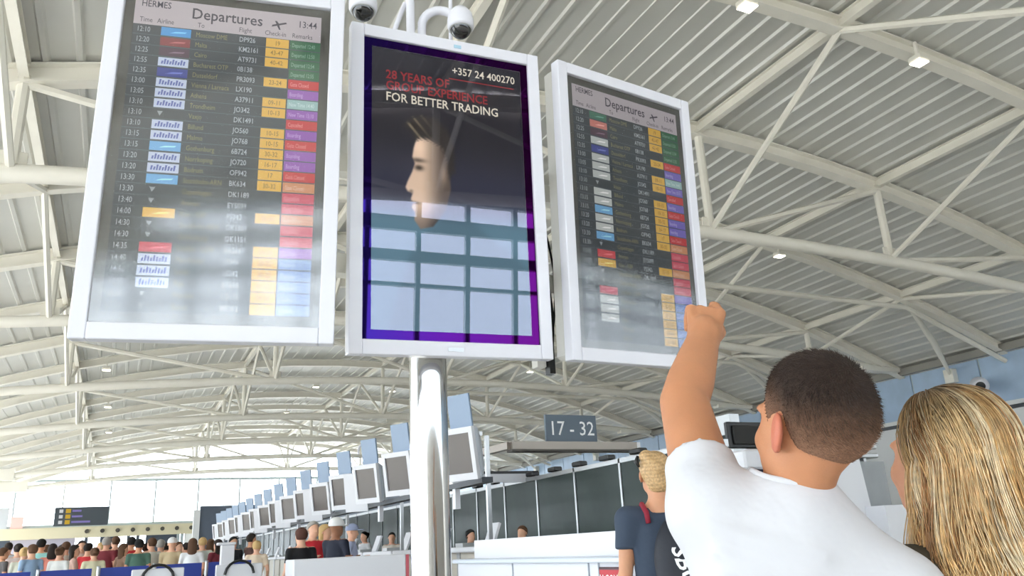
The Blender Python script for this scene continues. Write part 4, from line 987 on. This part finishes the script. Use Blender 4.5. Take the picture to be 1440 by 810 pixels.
# ================================================================= the woman with long blonde hair
SK2 = skin_mat('warm_skin', (220, 158, 122))
HW = pix(1330, 638, 1.66); axw = head_axes(6, 12); wf_, wl_, wu_ = axw
NW = HW - np.array([0, 0, .155]) - wf_ * .045 * np.array([1, 1, 0]); az_w = math.radians(28)
gf = np.array([math.sin(az_w), math.cos(az_w), 0]); gl = np.array([-math.cos(az_w), math.sin(az_w), 0])
org_w = np.array([NW[0], NW[1] + .02, 0.]); woman = empty('person', org_w); tag(woman, 'woman with long wavy blonde hair and olive top beside the white shirted man', 'person')
V = Vol(.006); head_prims(V, HW, axw, .97)
V.cone(NW + gf * .02, HW - wf_ * .03 - wu_ * .06, .052, .05, .03); V.cone(NW + gf * .04, HW - wu_ * .10, .042, .04, .03)
S1, S2 = NW + gl * .138 - bu * .06, NW - gl * .150 - bu * .06
V.cone(S1, S2, .048, .048, .05); V.ell(NW - bu * .25 + gf * .03, (.15, .10, .26), .05, [-gl, gf, bu]); V.ell(NW - bu * .50 + gf * .03, (.15, .11, .14), .05, [-gl, gf, bu])
for S_, q in ((S1, 1), (S2, -1)):
    e_ = S_ - bu * .26 + gl * q * .015; w_ = e_ - bu * .21 + gf * .10
    V.chain([S_, e_, w_], [.048, .035, .024], .02)
    for o_ in (-.024, -.008, .008, .024): V.chain([w_, w_ - bu * .075 + gf * (o_ + .02), w_ - bu * .135 + gf * (o_ + .028)], [.015, .013, .008], .008)
    V.chain([w_ - bu * .01, w_ - bu * .06 + gf * .06, w_ - bu * .09 + gf * .065], [.014, .011, .008], .008)
link('body', V.mesh('body', SK2, None, org_w), woman); eyes(HW, axw, woman, org_w, .97, (72, 96, 110))
V = Vol(.009)
V.cone(S1 - gl * .01, S2 + gl * .01, .058, .058, .05); V.ell(NW - bu * .25 + gf * .03, (.168, .118, .27), .05, [-gl, gf, bu]); V.ell(NW - bu * .50 + gf * .03, (.165, .125, .16), .05, [-gl, gf, bu])
V.cone(S1, S1 - bu * .12 + gl * .03, .06, .055, .03); V.cone(S2, S2 - bu * .12 - gl * .03, .06, .055, .03)
V.fn(lambda D, X, Y, Z: np.maximum(D, -(np.sqrt((X - NW[0] - gf[0]*.02) ** 2 + (Y - NW[1] - gf[1]*.02) ** 2) - .085) * np.where(Z > NW[2] - .06, 1, -0) + np.where(Z > NW[2] - .06, 0, -1)).astype(np.float32))
link('top', V.mesh('top', mat('olive_cotton', (74, 66, 52), .85, bump=.3, bscale=12), None, org_w, smooth_it=2), woman)
V = Vol(.014)
for q in (-1, 1):
    hp_ = np.array([org_w[0], org_w[1], .78]) + gl * q * .08; V.chain([hp_, hp_ - bu * .36, hp_ - bu * .69], [.08, .058, .045], .03)
V.ell(np.array([org_w[0], org_w[1], .80]), (.16, .12, .11), .04, [-gl, gf, bu]); link('trousers', V.mesh('trousers', mat('black_denim', (40, 42, 48), .8), None, org_w), woman)
for q in (-1, 1):
    V = Vol(.01); a_ = np.array([org_w[0], org_w[1], .04]) + gl * q * .08; V.chain([a_ - gf * .05, a_ + gf * .07, a_ + gf * .15 - bu * .008], [.037, .038, .03], .02); V.cone(a_, a_ + bu * .06, .04, .04, .02)
    V.fn(lambda D, X, Y, Z: np.maximum(D, .002 - Z).astype(np.float32)); link('shoe', V.mesh('shoe', mat('white_trainer', (225, 225, 222), .6), None, org_w), woman)
# long hair: clumped strands that follow the skull and then hang
rng = np.random.default_rng(11)
hcn = HW - wf_ * .012 + wu_ * .018; RAD = np.array([.100, .080, .091])
part = unit(wu_ * .9 + wf_ * .35 + wl_ * .12)          # parting on the crown
hv, hfz, hcol = [], [], []
def strand(phi, rad, amp, ph, ln, part, th, tip):
    out = unit(wf_ * math.cos(phi) + wl_ * math.sin(phi)); out = unit(out - part * (out @ part))
    A = np.array([wf_, wl_, wu_]); pts = []
    th_end = 1.75 if abs(phi) > 1.2 else 1.45
    for t in np.linspace(.0, 1, 12):
        a = t * th_end; d = part * math.cos(a) + out * math.sin(a); ld = A @ d; r = 1 / math.sqrt(((ld / RAD) ** 2).sum()); pts.append(hcn + d * (r + rad * min(1, .35 + t)))
    p = pts[-1]; v = unit(pts[-1] - pts[-2]); oh = unit(np.array([p[0] - hcn[0], p[1] - hcn[1], 0])); sd_ = np.array([-oh[1], oh[0], 0]); n2 = 22; step = ln / n2
    v = unit(v * .6 + np.array([0, 0, -1.]))
    for i in range(n2):
        t = (i + 1) / n2; v = unit(v * .55 + np.array([0, 0, -1.]) * .6 + oh * (.045 + .12 * t)); p = p + v * step
        w = amp * t ** .7 * math.sin(ph + t * 7.5); w2 = amp * .8 * t ** .7 * math.cos(ph * 1.3 + t * 7.5)
        pts.append(p + sd_ * w + oh * w2)
    return pts
def add_strand(pts, th, tone, dark):
    n = len(pts); base = len(hv); up = None
    for i, p in enumerate(pts):
        t_ = pts[min(i+1, n-1)] - pts[max(i-1, 0)]; t_ = t_ / (np.linalg.norm(t_) + 1e-9)
        a = np.cross(t_, (.3, .5, .81)); a /= np.linalg.norm(a) + 1e-9; b_ = np.cross(t_, a); r = th * (1 if i < n * .7 else max(.25, 1 - (i - n * .7) / (n * .3) * .75))
        s = i / (n - 1); k = np.clip((s - .04) / .34, 0, 1); k = k * k * (3 - 2 * k); c = dark * (1 - k) + tone * k
        for q in range(3): w = 2 * math.pi * q / 3; hv.append(p + r * (math.cos(w) * a + math.sin(w) * b_)); hcol.append(c)
    for i in range(n - 1):
        for q in range(3): j = (q + 1) % 3; hfz.append((base + i*3 + q, base + i*3 + j, base + i*3 + 3 + j, base + i*3 + 3 + q))
BL = [L3(234, 202, 152), L3(222, 184, 128), L3(206, 160, 102), L3(242, 220, 182), L3(178, 130, 82)]
for cidx in range(230):
    phi = rng.uniform(1.35, 2 * math.pi - 1.2); phi = (phi + math.pi) % (2 * math.pi) - math.pi
    
    lay = rng.uniform(0, 1); rad0 = .002 + .014 * lay; ph = rng.uniform(0, 6.28); amp = rng.uniform(.014, .040); ln = rng.uniform(.38, .52); tone = BL[rng.choice(5, p=[.3, .24, .18, .18, .10])] * rng.uniform(.85, 1.12)
    dk = L3(96, 72, 48) * rng.uniform(.7, 1.5); spr = rng.uniform(.04, .085); cpart = unit(part + wf_ * rng.uniform(-.30, .22) + wl_ * rng.normal(0, .06))
    for q in range(20):
        pts = strand(phi + rng.normal(0, spr), rad0 + rng.normal(0, .004), amp, ph + rng.normal(0, .25), ln * rng.uniform(.9, 1.05), cpart, 0, 0)
        add_strand(pts, rng.uniform(.0008, .0015), tone * rng.uniform(.92, 1.08), dk)
me = bpy.data.meshes.new('hair'); me.from_pydata((np.array(hv) - org_w).tolist(), [], hfz)
ca = me.color_attributes.new('tone', 'FLOAT_COLOR', 'POINT'); ca.data.foreach_set('color', np.concatenate([np.array(hcol), np.ones((len(hcol), 1))], 1).astype(np.float32).ravel())
me.polygons.foreach_set('use_smooth', np.ones(len(hfz), bool)); me.materials.append(tone_mat('blonde_hair', .42, .45, 0, 60)); tag(link('hair', me, woman), 'long wavy blonde hair with darker roots')
V = Vol(.008); V.ell(hcn, RAD + .002, .01, np.array([wf_, wl_, wu_])); V.ell(hcn - wf_ * .035 - np.array([0, 0, .11]), (.085, .075, .14), .05)
def wcut(D, X, Y, Z):
    P = (X - HW[0], Y - HW[1], Z - HW[2]); f = sum(P[i] * wf_[i] for i in range(3)); u = sum(P[i] * wu_[i] for i in range(3))
    return np.maximum(D, np.minimum(f - np.clip((u - .03) * 1.3, -.015, .12), 1)).astype(np.float32)
V.fn(wcut); link('under_hair', V.mesh('under_hair', mat('dark_blonde_under', (120, 90, 58), .6), None, org_w), woman)

# ================================================================= the woman with the backpack
SK3 = skin_mat('sunned_skin', (212, 156, 122))
HB = pix(921, 664, 4.55); axb = head_axes(24, 4); pf, plf, pu = axb; s_ = .98
NB = HB - np.array([0, 0, .165]) - pf * .03; az_p = math.radians(30)
qf = np.array([math.sin(az_p), math.cos(az_p), 0]); ql = np.array([-math.cos(az_p), math.sin(az_p), 0])
org_b = np.array([NB[0], NB[1], 0.]); bw = empty('person', org_b); tag(bw, 'woman with pinned-up blonde hair in navy shirt and backpack at the white counter', 'person')
V = Vol(.009); head_prims(V, HB, axb, s_)
V.cone(NB, HB - pf * .03 - pu * .06, .054, .05, .03); V.cone(NB + qf * .03, HB - pu * .10, .042, .04, .03)
B1, B2 = NB + ql * .175 - bu * .075, NB - ql * .175 - bu * .075
V.cone(B1, B2, .05, .05, .06); V.ell(NB - bu * .25 + qf * .03, (.16, .10, .26), .05, [-ql, qf, bu]); V.ell(NB - bu * .50 + qf * .03, (.16, .11, .14), .05, [-ql, qf, bu])
for S_, q in ((B1, 1), (B2, -1)):
    e_ = S_ - bu * .27 + ql * q * .035 + qf * .01; w_ = e_ + qf * .17 - bu * (.12 if q > 0 else .18) + ql * q * .05
    V.chain([S_, mid(S_, e_, .5), e_, mid(e_, w_, .3), w_], [.052, .044, .037, .039, .026], .02)
    fd = unit(w_ - e_)
    for o_ in (-.026, -.009, .009, .026): V.chain([w_, w_ + fd * .08 + ql * o_, w_ + fd * .125 + ql * o_ - bu * .02, w_ + fd * .14 + ql * o_ - bu * .045], [.016, .013, .010, .008], .006)
    V.chain([w_, w_ + fd * .05 - ql * q * .045, w_ + fd * .09 - ql * q * .05 - bu * .015], [.015, .012, .009], .006)
link('body', V.mesh('body', SK3, None, org_b), bw); eyes(HB, axb, bw, org_b, s_)
V = Vol(.011); V.cone(B1, B2, .062, .062, .05); V.ell(NB - bu * .25 + qf * .03, (.185, .125, .27), .05, [-ql, qf, bu]); V.ell(NB - bu * .50 + qf * .03, (.185, .135, .18), .05, [-ql, qf, bu])
for S_, q in ((B1, 1), (B2, -1)): V.cone(S_, S_ - bu * .15 + ql * q * .02, .066, .062, .04)
V.fn(lambda D, X, Y, Z: np.maximum(D, np.where(Z > NB[2] - .045, .085 - np.sqrt((X - NB[0] - qf[0] * .015) ** 2 + (Y - NB[1] - qf[1] * .015) ** 2), -1)).astype(np.float32))
V.fn(lambda D, X, Y, Z: np.maximum(D, np.where(np.abs((X - NB[0]) * ql[0] + (Y - NB[1]) * ql[1]) > .16, (B1[2] - .15) - Z, -1)).astype(np.float32))
link('shirt', V.mesh('shirt', mat('navy_shirt', (58, 70, 88), .85, bump=.4, bscale=14), None, org_b, smooth_it=2), bw)
V = Vol(.016)
for q in (-1, 1):
    hp_ = np.array([org_b[0], org_b[1], .80]) + ql * q * .085; V.chain([hp_, hp_ - bu * .37, hp_ - bu * .72], [.085, .062, .048], .03)
V.ell(np.array([org_b[0], org_b[1], .84]), (.17, .12, .12), .04, [-ql, qf, bu]); link('trousers', V.mesh('trousers', mat('black_denim', (40, 42, 48), .8), None, org_b), bw)
for q in (-1, 1):
    V = Vol(.012); a_ = np.array([org_b[0], org_b[1], .04]) + ql * q * .085; V.chain([a_ - qf * .05, a_ + qf * .07, a_ + qf * .15 - bu * .008], [.037, .038, .03], .02); V.cone(a_, a_ + bu * .06, .04, .04, .02)
    V.fn(lambda D, X, Y, Z: np.maximum(D, .002 - Z).astype(np.float32)); link('shoe', V.mesh('shoe', mat('white_trainer', (225, 225, 222), .6), None, org_b), bw)
V = Vol(.006); hc2 = HB - pf * .012 + pu * .018; A_ = np.array([pf, plf, pu])
V.ell(hc2, (.108, .088, .098), .01, A_); V.ell(HB - pf * .062 - pu * .055, (.05, .06, .06), .03, A_)
V.ell(HB - pf * .05 + pu * .085 + plf * .05, (.045, .04, .035), .015, A_)
V.chain([HB - pf * .10 + pu * .0 - plf * .05, HB - pf * .115 + pu * .02, HB - pf * .085 + pu * .06 + plf * .045], [.022, .026, .024], .01)
V.fn(lambda D, X, Y, Z: np.maximum(D, np.minimum(((X - HB[0]) * pf[0] + (Y - HB[1]) * pf[1] + (Z - HB[2]) * pf[2]) - np.clip((((X - HB[0]) * pu[0] + (Y - HB[1]) * pu[1] + (Z - HB[2]) * pu[2]) - .02) * 1.3, -.02, .12), 1)).astype(np.float32))
def bw_col(Vv):
    t = (.5 + .5 * np.sin((Vv @ plf) * 60 + (Vv @ pu) * 330 + 2 * np.sin((Vv @ plf) * 40)))[:, None] * .6 + .2; return L3(180, 142, 96) * (1 - t) + L3(218, 184, 138) * t
ho = link('hair', V.mesh('hair', tone_mat('pinned_hair', .5, .35, .6, 90), None, org_b, bw_col), bw)
b = MB(); cpos = HB - pf * .045 + pu * .06 + plf * .095 - org_b
b.tube([cpos + pu * .03, cpos + plf * .012, cpos - pu * .03 - pf * .01], [.008, .013, .007], 8); b.build('hair_clip', M_black, ho, True)
bp = empty('backpack', org_b + np.array([0, 0, .95])); tag(bp, 'dark navy backpack with white lettering worn by the woman at the counter', 'backpack')
ob = org_b + np.array([0, 0, .95]); cb = NB - qf * .15 - ql * .075 - bu * .30
V = Vol(.010); V.ell(cb, (.145, .085, .24), .04, [-ql, qf, bu]); V.ell(cb - bu * .12 - qf * .02, (.13, .085, .13), .04, [-ql, qf, bu])
link('bag', V.mesh('bag', mat('navy_nylon', (26, 30, 42), .6, bump=.3, bscale=18), None, ob, smooth_it=2), bp)
for q, c_ in ((1, mat('red_strap', (150, 34, 56), .7)), (-1, mat('navy_nylon', (26, 30, 42), .6))):
    b = MB(); o0 = NB + ql * (.075 * q) - ob
    b.tube([o0 - qf * .09 - bu * .10, o0 - qf * .085 - bu * .045 + ql * .005, o0 - qf * .02 - bu * .0 + ql * .02 * q, o0 + qf * .09 - bu * .06 + ql * .025 * q, o0 + qf * .155 - bu * .20 + ql * .02 * q], .014, 8); b.build('strap', c_, bp, True)
b = MB(); b.tube([cb - ob + bu * .23 + ql * .03, cb - ob + bu * .275, cb - ob + bu * .23 - ql * .03], .008, 8); b.build('carry_loop', mat('navy_nylon', (26, 30, 42), .6), bp, True)
# white letters running down the bag
tb = MB(); text(tb, 'SBOL', 0, 0, .115, 0, 'c', bold=.02, sx=.95); cen = cb - bu * .02 - ob
from mathutils.bvhtree import BVHTree
bagm = bp.children[0].data; tree = BVHTree.FromPolygons([v.co for v in bagm.vertices], [tuple(q.vertices) for q in bagm.polygons]); pts = []
for x, y, z in tb.v:
    o_ = cen - ql * (z - .045 + .25 * x + .015) + bu * (-x - .03)      # the word runs downwards, slightly aslant
    hit = tree.ray_cast(Vector(o_ - qf * .6), Vector(qf)); pts.append(np.array(hit[0]) - qf * .003 if hit[0] is not None else o_ - qf * .05)
tb.v = [tuple(q) for q in pts]; tb.build('lettering', mat('white_print', (244, 246, 248), .5), bp)

# ================================================================= the crowd: a few figures, each copy with its own clothes
def figure(variant):
    """standing figure 1.72 m tall, facing +Y; slots: skin, shirt, trousers, shoes"""
    X = np.array([1., 0, 0]); Yv = np.array([0, 1., 0]); Z = np.array([0, 0, 1.])
    c = np.array([0, .02, 1.60]); ax = head_axes(0, {0: 0, 1: -8, 2: 5, 3: 0}[variant]); V = Vol(.02)
    head_prims(V, c, ax, 1.0, False)
    V.cone((0, -.01, 1.43), (0, .0, 1.55), .056, .05, .03); V.cone((-.165, 0, 1.39), (.165, 0, 1.39), .055, .055, .06)
    wd = .15 if variant in (1, 3) else .165
    V.ell((0, .01, 1.20), (wd, .11, .24), .05); V.ell((0, 0, .95), (wd, .115, .14), .05)
    arms = []
    for q in (-1, 1):
        S_ = np.array([.18 * q, 0, 1.39])
        if variant == 0: e_, w_ = S_ + (.04 * q, -.02, -.28), S_ + (.05 * q, .05, -.52)
        elif variant == 1: e_, w_ = S_ + (.05 * q, -.03, -.27), S_ + (.0, .20, -.22 if q > 0 else -.34)
        elif variant == 2: e_, w_ = S_ + (.06 * q, .02 * q, -.27), S_ + (.02 * q, .18 if q > 0 else .0, -.40 if q > 0 else -.53)
        else: e_, w_ = S_ + (.03 * q, .05, -.27), S_ + (-.06 * q, .26, -.20)
        V.chain([S_, e_, w_], [.052, .038, .027], .025); d = unit(w_ - e_)
        V.ell(w_ + d * .055, (.024, .024, .055), .015, np.array([unit(np.cross(d, (0, 0, 1.01))), unit(np.cross(d, np.cross(d, (0, 0, 1.01)))), d]))
        for o in (-.02, 0, .02): V.cone(w_ + d * .08 + X * o, w_ + d * .14 + X * o * 1.1, .013, .011, .008)
        V.cone(w_ + d * .03 - X * q * .02, w_ + d * .08 - X * q * .045, .013, .011, .01)
        arms.append((S_, e_, w_))
    for q in (-1, 1):
        st = .10 * q if variant == 2 else 0
        h_ = np.array([.085 * q, 0, .90]); k_ = h_ + (0, .02 + st * .6, -.42); a_ = np.array([.09 * q, st * .9, .09])
        V.chain([h_, k_, a_], [.088, .06, .045], .03); V.chain([a_ + (0, -.04, -.045), a_ + (0, .13, -.05)], [.042, .036], .02)
    V.fn(lambda D, X_, Y_, Z_: np.maximum(D, .002 - Z_).astype(np.float32))
    def mf(P):
        m = np.where(P[:, 2] < .09, 3, np.where(P[:, 2] < .93, 2, 1)); m = np.where(P[:, 2] > 1.435, 0, m)
        for S_, e_, w_ in arms:
            for a, b_, lo_ in ((S_, e_, .60), (e_, w_, 0), (w_, w_ + unit(w_ - e_) * .16, 0)):
                e = b_ - a; t = np.clip((P - a) @ e / (e @ e), 0, 1); d = np.linalg.norm(P - a - t[:, None] * e, axis=1); m = np.where((d < .062) & (t > lo_) & (P[:, 2] > .6) & (np.abs(P[:, 0]) > (.17 if a is S_ else -1)), 0, m)
        return m
    me = V.mesh('body', [SK3, SK3, SK3, SK3], mf)
    return me
def hair_mesh(kind):
    V = Vol(.012); c = np.array([0, .02, 1.60])
    V.ell(c + (0, -.012, .022), (.093, .113, .104), .01)
    if kind == 'long': V.ell(c + (0, -.055, -.12), (.095, .05, .17), .04)
    if kind == 'bun': V.ell(c + (0, -.115, .05), (.045, .045, .045), .01)
    if kind == 'cap':
        V = Vol(.010); V.ell(c + (0, -.008, .035), (.096, .116, .098), .01); V.fn(lambda D, X, Y, Z: np.maximum(D, (1.612) - Z).astype(np.float32)); V.ell(c + (0, .135, .022), (.072, .075, .010), .008)
        return V.mesh('cap', [SK3])
    lo = {'short': -.055, 'bun': -.06, 'long': -.4}[kind]
    V.fn(lambda D, X, Y, Z: np.maximum(np.maximum(D, (1.60 + lo) - Z), np.minimum((Y - .02) - np.clip((Z - 1.615) * 1.2, -.012, .12), 1)).astype(np.float32))
    return V.mesh('hair', [SK3])
FIG = [figure(i) for i in range(4)]; HAIR = {k: hair_mesh(k) for k in ('short', 'long', 'bun', 'cap')}
M_shoe = mat('dark_shoes', (46, 44, 44), .6)
CLOTH = {}
def cloth(rgb): return mat('cloth_%d_%d_%d' % rgb, rgb, .85, var=.08, vscale=8)
SKINS = [skin_mat('pale_skin', (226, 176, 148)), SK3, skin_mat('brown_skin', (150, 104, 78))]
def person(x, y, top, face_deg, shirt, legs, hair, kind, variant, lab, grp, skin=0):
    s = top / 1.72
    r = empty('person', (x, y, 0), math.radians(face_deg)); r.scale = (s, s, s); tag(r, lab, 'person', grp)
    o = link('body', FIG[variant], r)
    for i, m in enumerate((SKINS[skin], cloth(shirt), cloth(legs), M_shoe)):
        o.material_slots[i].link = 'OBJECT'; o.material_slots[i].material = m
    h_ = link('cap' if kind == 'cap' else 'hair', HAIR[kind], r); h_.material_slots[0].link = 'OBJECT'; h_.material_slots[0].material = cloth(hair)
    return r
def zy_xy(px, py): v = pix(px, py, 1.0) - CAM_C; return v[0] / v[1], v[2] / v[1]
HN = {'short': 'short', 'long': 'long', 'bun': 'tied-up', 'cap': 'capped'}
SPOTS = []
def from_px(px, py, Y, *a, **k):
    xy, zy = zy_xy(px, py)
    for dY in sorted(np.arange(-3, 4.1, .25), key=abs):
        if all(math.hypot(xy * (Y + dY) - q[0], Y + dY - q[1]) > .62 for q in SPOTS): Y = Y + dY; break
    SPOTS.append((xy * Y, Y)); top = (1.3 + zy * Y) + .12; return person(xy * Y, Y, top, *a, **k)
DKB, BRN, BLD, GRY, BLK, WHT_ = (46, 36, 30), (92, 64, 44), (206, 172, 118), (168, 164, 158), (24, 22, 22), (236, 236, 236)
CROWD = [ # px, py, Y, facing, shirt, legs, hair, kind, variant, what
 (4, 776, 18.0, 60, (96, 92, 92), (60, 60, 70), BRN, 'short', 0, 'person in dark grey shirt at the left edge of the queue', 1),
 (26, 770, 18.2, -20, (232, 214, 208), (70, 74, 90), DKB, 'short', 2, 'person in pale pink shirt near the left edge of the queue', 0),
 (34, 776, 17.0, 10, (196, 196, 180), (60, 66, 90), BLD, 'bun', 0, 'blonde person in pale olive top near the left edge of the queue', 0),
 (46, 772, 16.4, -35, (150, 176, 206), (44, 52, 80), BRN, 'short', 1, 'brown haired man in light blue shirt near the left of the queue', 0),
 (58, 763, 19.5, 20, (142, 196, 190), (70, 70, 76), BLK, 'short', 0, 'dark haired person in mint shirt standing tall in the queue', 1),
 (74, 770, 18.4, 0, (224, 140, 124), (84, 84, 92), DKB, 'long', 1, 'person with dark hair in salmon top in the queue', 0),
 (84, 775, 17.0, 30, (226, 226, 224), (66, 74, 104), BRN, 'bun', 0, 'person in plain white shirt behind the second blue barrier', 0),
 (93, 767, 18.8, -15, (210, 202, 190), (92, 80, 70), BRN, 'short', 2, 'brown haired person in beige shirt in the queue', 0),
 (104, 772, 17.2, 80, (214, 178, 164), (60, 60, 80), DKB, 'long', 3, 'long haired person in blush pink top facing sideways in the queue', 0),
 (115, 765, 19.0, 170, (222, 190, 178), (80, 76, 80), DKB, 'short', 1, 'person in faded pink shirt facing the camera in the queue', 0),
 (124, 769, 17.8, 35, (198, 48, 54), (64, 62, 74), DKB, 'short', 0, 'person in bright red shirt left of the maroon shirts', 0),
 (133, 776, 16.6, -10, (216, 210, 178), (70, 84, 120), BRN, 'bun', 2, 'short person in cream top in front of the red shirt', 0),
 (150, 760, 19.2, 20, (132, 52, 62), (58, 52, 58), GRY, 'short', 0, 'grey haired man in maroon polo shirt in the queue', 0),
 (163, 759, 20.0, -25, (120, 60, 64), (60, 56, 60), BRN, 'short', 2, 'brown haired man in dark maroon shirt in the queue', 0),
 (173, 770, 17.4, 60, (146, 116, 96), (56, 56, 62), BRN, 'long', 1, 'person in tan brown top next to the maroon shirts', 0),
 (185, 760, 19.4, 10, (190, 40, 46), (60, 60, 70), BLK, 'short', 3, 'dark haired person in scarlet shirt in the middle of the queue', 1),
 (196, 764, 16.6, 0, (78, 112, 98), (50, 54, 60), BLK, 'short', 0, 'dark haired person in green shirt in the middle of the queue', 1),
 (205, 769, 18.8, 45, (205, 52, 56), (60, 60, 60), DKB, 'bun', 1, 'person in red top right of the green shirt', 0),
 (214, 762, 17.2, -30, (222, 218, 206), (120, 116, 110), BRN, 'short', 2, 'brown haired person in off-white shirt right of the green shirt', 0),
 (226, 764, 17.8, 15, (112, 106, 92), (66, 66, 70), GRY, 'short', 0, 'grey haired man in khaki shirt in the queue', 0),
 (234, 768, 19.6, 40, (150, 140, 130), (60, 60, 66), DKB, 'short', 1, 'person in stone grey shirt behind the khaki shirt', 1),
 (242, 762, 16.4, 15, (192, 172, 138), (88, 80, 70), WHT_, 'cap', 3, 'person in sand coloured shirt and white cap in the queue', 0),
 (251, 767, 18.6, 150, (210, 150, 140), (74, 74, 84), BRN, 'short', 1, 'person in dusty rose shirt right of the white cap', 0),
 (262, 768, 19.6, -40, (128, 136, 128), (60, 64, 70), DKB, 'bun', 0, 'person in grey green shirt behind the striped white shirt', 0),
 (271, 763, 16.2, 10, (232, 232, 234), (44, 52, 96), BRN, 'long', 2, 'long haired person in white top and navy trousers in the queue', 0),
 (285, 761, 17.6, -10, (206, 214, 206), (56, 56, 86), BLD, 'short', 0, 'fair haired person in pale grey green shirt right in the queue', 0),
 (296, 763, 18.0, 20, (216, 206, 196), (96, 60, 64), BRN, 'long', 1, 'long haired person in light shirt near the slim white post', 0),
 (307, 764, 16.8, -30, (122, 44, 56), (48, 44, 56), DKB, 'long', 3, 'person in wine red top right beside the slim white post', 0),
 (328, 760, 16.8, 160, (44, 46, 52), (40, 40, 44), BLK, 'short', 1, 'black haired person in black jacket right of the slim white post', 0),
 (353, 756, 17.0, 70, (84, 56, 50), (60, 50, 46), DKB, 'short', 3, 'man in dark brown shirt leaning towards the check-in counters', 1),
 (361, 767, 14.4, 20, (226, 206, 182), (196, 178, 150), BLD, 'short', 2, 'short person in beige top and trousers before the counters', 0)]
for (px, py, Y, fc, sh, lg, hr, kd, vr, lab, sk) in CROWD:
    from_px(px, py + 2, Y * 1.2, -fc, sh, lg, hr, kd, vr, lab, 'people queueing on the left', skin=sk)
BACK = [(12, 'pale grey', (190, 190, 194)), (66, 'brick red', (176, 84, 70)), (88, 'dark blue', (52, 62, 98)), (110, 'ivory', (226, 220, 204)), (142, 'black', (36, 36, 40)), (157, 'pink', (220, 160, 158)), (180, 'charcoal', (70, 70, 76)), (209, 'cream', (222, 210, 182)), (238, 'crimson', (170, 36, 48)), (256, 'white', (234, 234, 234)), (279, 'rust', (156, 84, 56)), (302, 'navy', (42, 48, 76)), (316, 'tan', (186, 154, 116))]
for i, (px, nm, rgb) in enumerate(BACK):
    from_px(px, 769 + (i * 7) % 4, 27.5 + (i * 5) % 4, -(i * 67 % 360), rgb, (66, 66, 74), (DKB, BRN, BLK, GRY, BLD)[i % 5], ('short', 'long', 'bun', 'short')[i % 4], i % 4, 'person in %s top half hidden at the back of the queue' % nm, 'people queueing on the left', skin=i % 2)
NEAR = [
 (424, 754, 12.2, -10, (22, 22, 26), (110, 130, 160), (84, 50, 40), 'short', 1, 'person in black sleeveless top behind the white barrier box', 0),
 (440, 744, 13.2, 165, (196, 40, 52), (60, 60, 66), GRY, 'short', 3, 'grey haired person in red top facing the camera near the counters', 0),
 (456, 748, 13.8, 120, (228, 222, 216), (60, 60, 66), BLD, 'long', 1, 'fair haired person in white top between red top and white cap', 0),
 (472, 741, 12.0, 60, (34, 38, 54), (60, 60, 66), WHT_, 'cap', 3, 'man in navy t-shirt and white cap by the check-in counter', 2),
 (494, 747, 14.6, 110, (170, 178, 210), (52, 70, 140), (150, 160, 190), 'cap', 1, 'person in lilac shirt and pale blue cap right of the white cap', 0)]
for (px, py, Y, fc, sh, lg, hr, kd, vr, lab, sk) in NEAR:
    from_px(px, py, Y, -fc, sh, lg, hr, kd, vr, lab, 'people at the check-in counters', skin=sk)
STAFF = [
 (513, 754, 5.95, 250, (222, 222, 224), BLK, 'bun', 1, 'dark haired clerk in white shirt behind the counters left of the pillar', 0),
 (551, 756, 5.95, 200, (214, 206, 196), BLK, 'short', 1, 'dark haired clerk in beige shirt just left of the chrome pillar', 0),
 (661, 754, 5.95, 160, (150, 150, 156), BLK, 'short', 3, 'dark haired clerk in grey leaning at a counter right of the pillar', 0),
 (735, 750, 5.95, 235, (70, 70, 76), BRN, 'bun', 0, 'brown haired clerk whose head shows above the white service counter', 0)]
for (px, py, X, fc, sh, hr, kd, vr, lab, sk) in STAFF:
    xy, zy = zy_xy(px, py); Y = X / xy; person(X, Y, 1.3 + zy * Y + .12, -fc, sh, (50, 52, 60), hr, kd, vr, lab, 'clerks behind the counters', skin=sk)
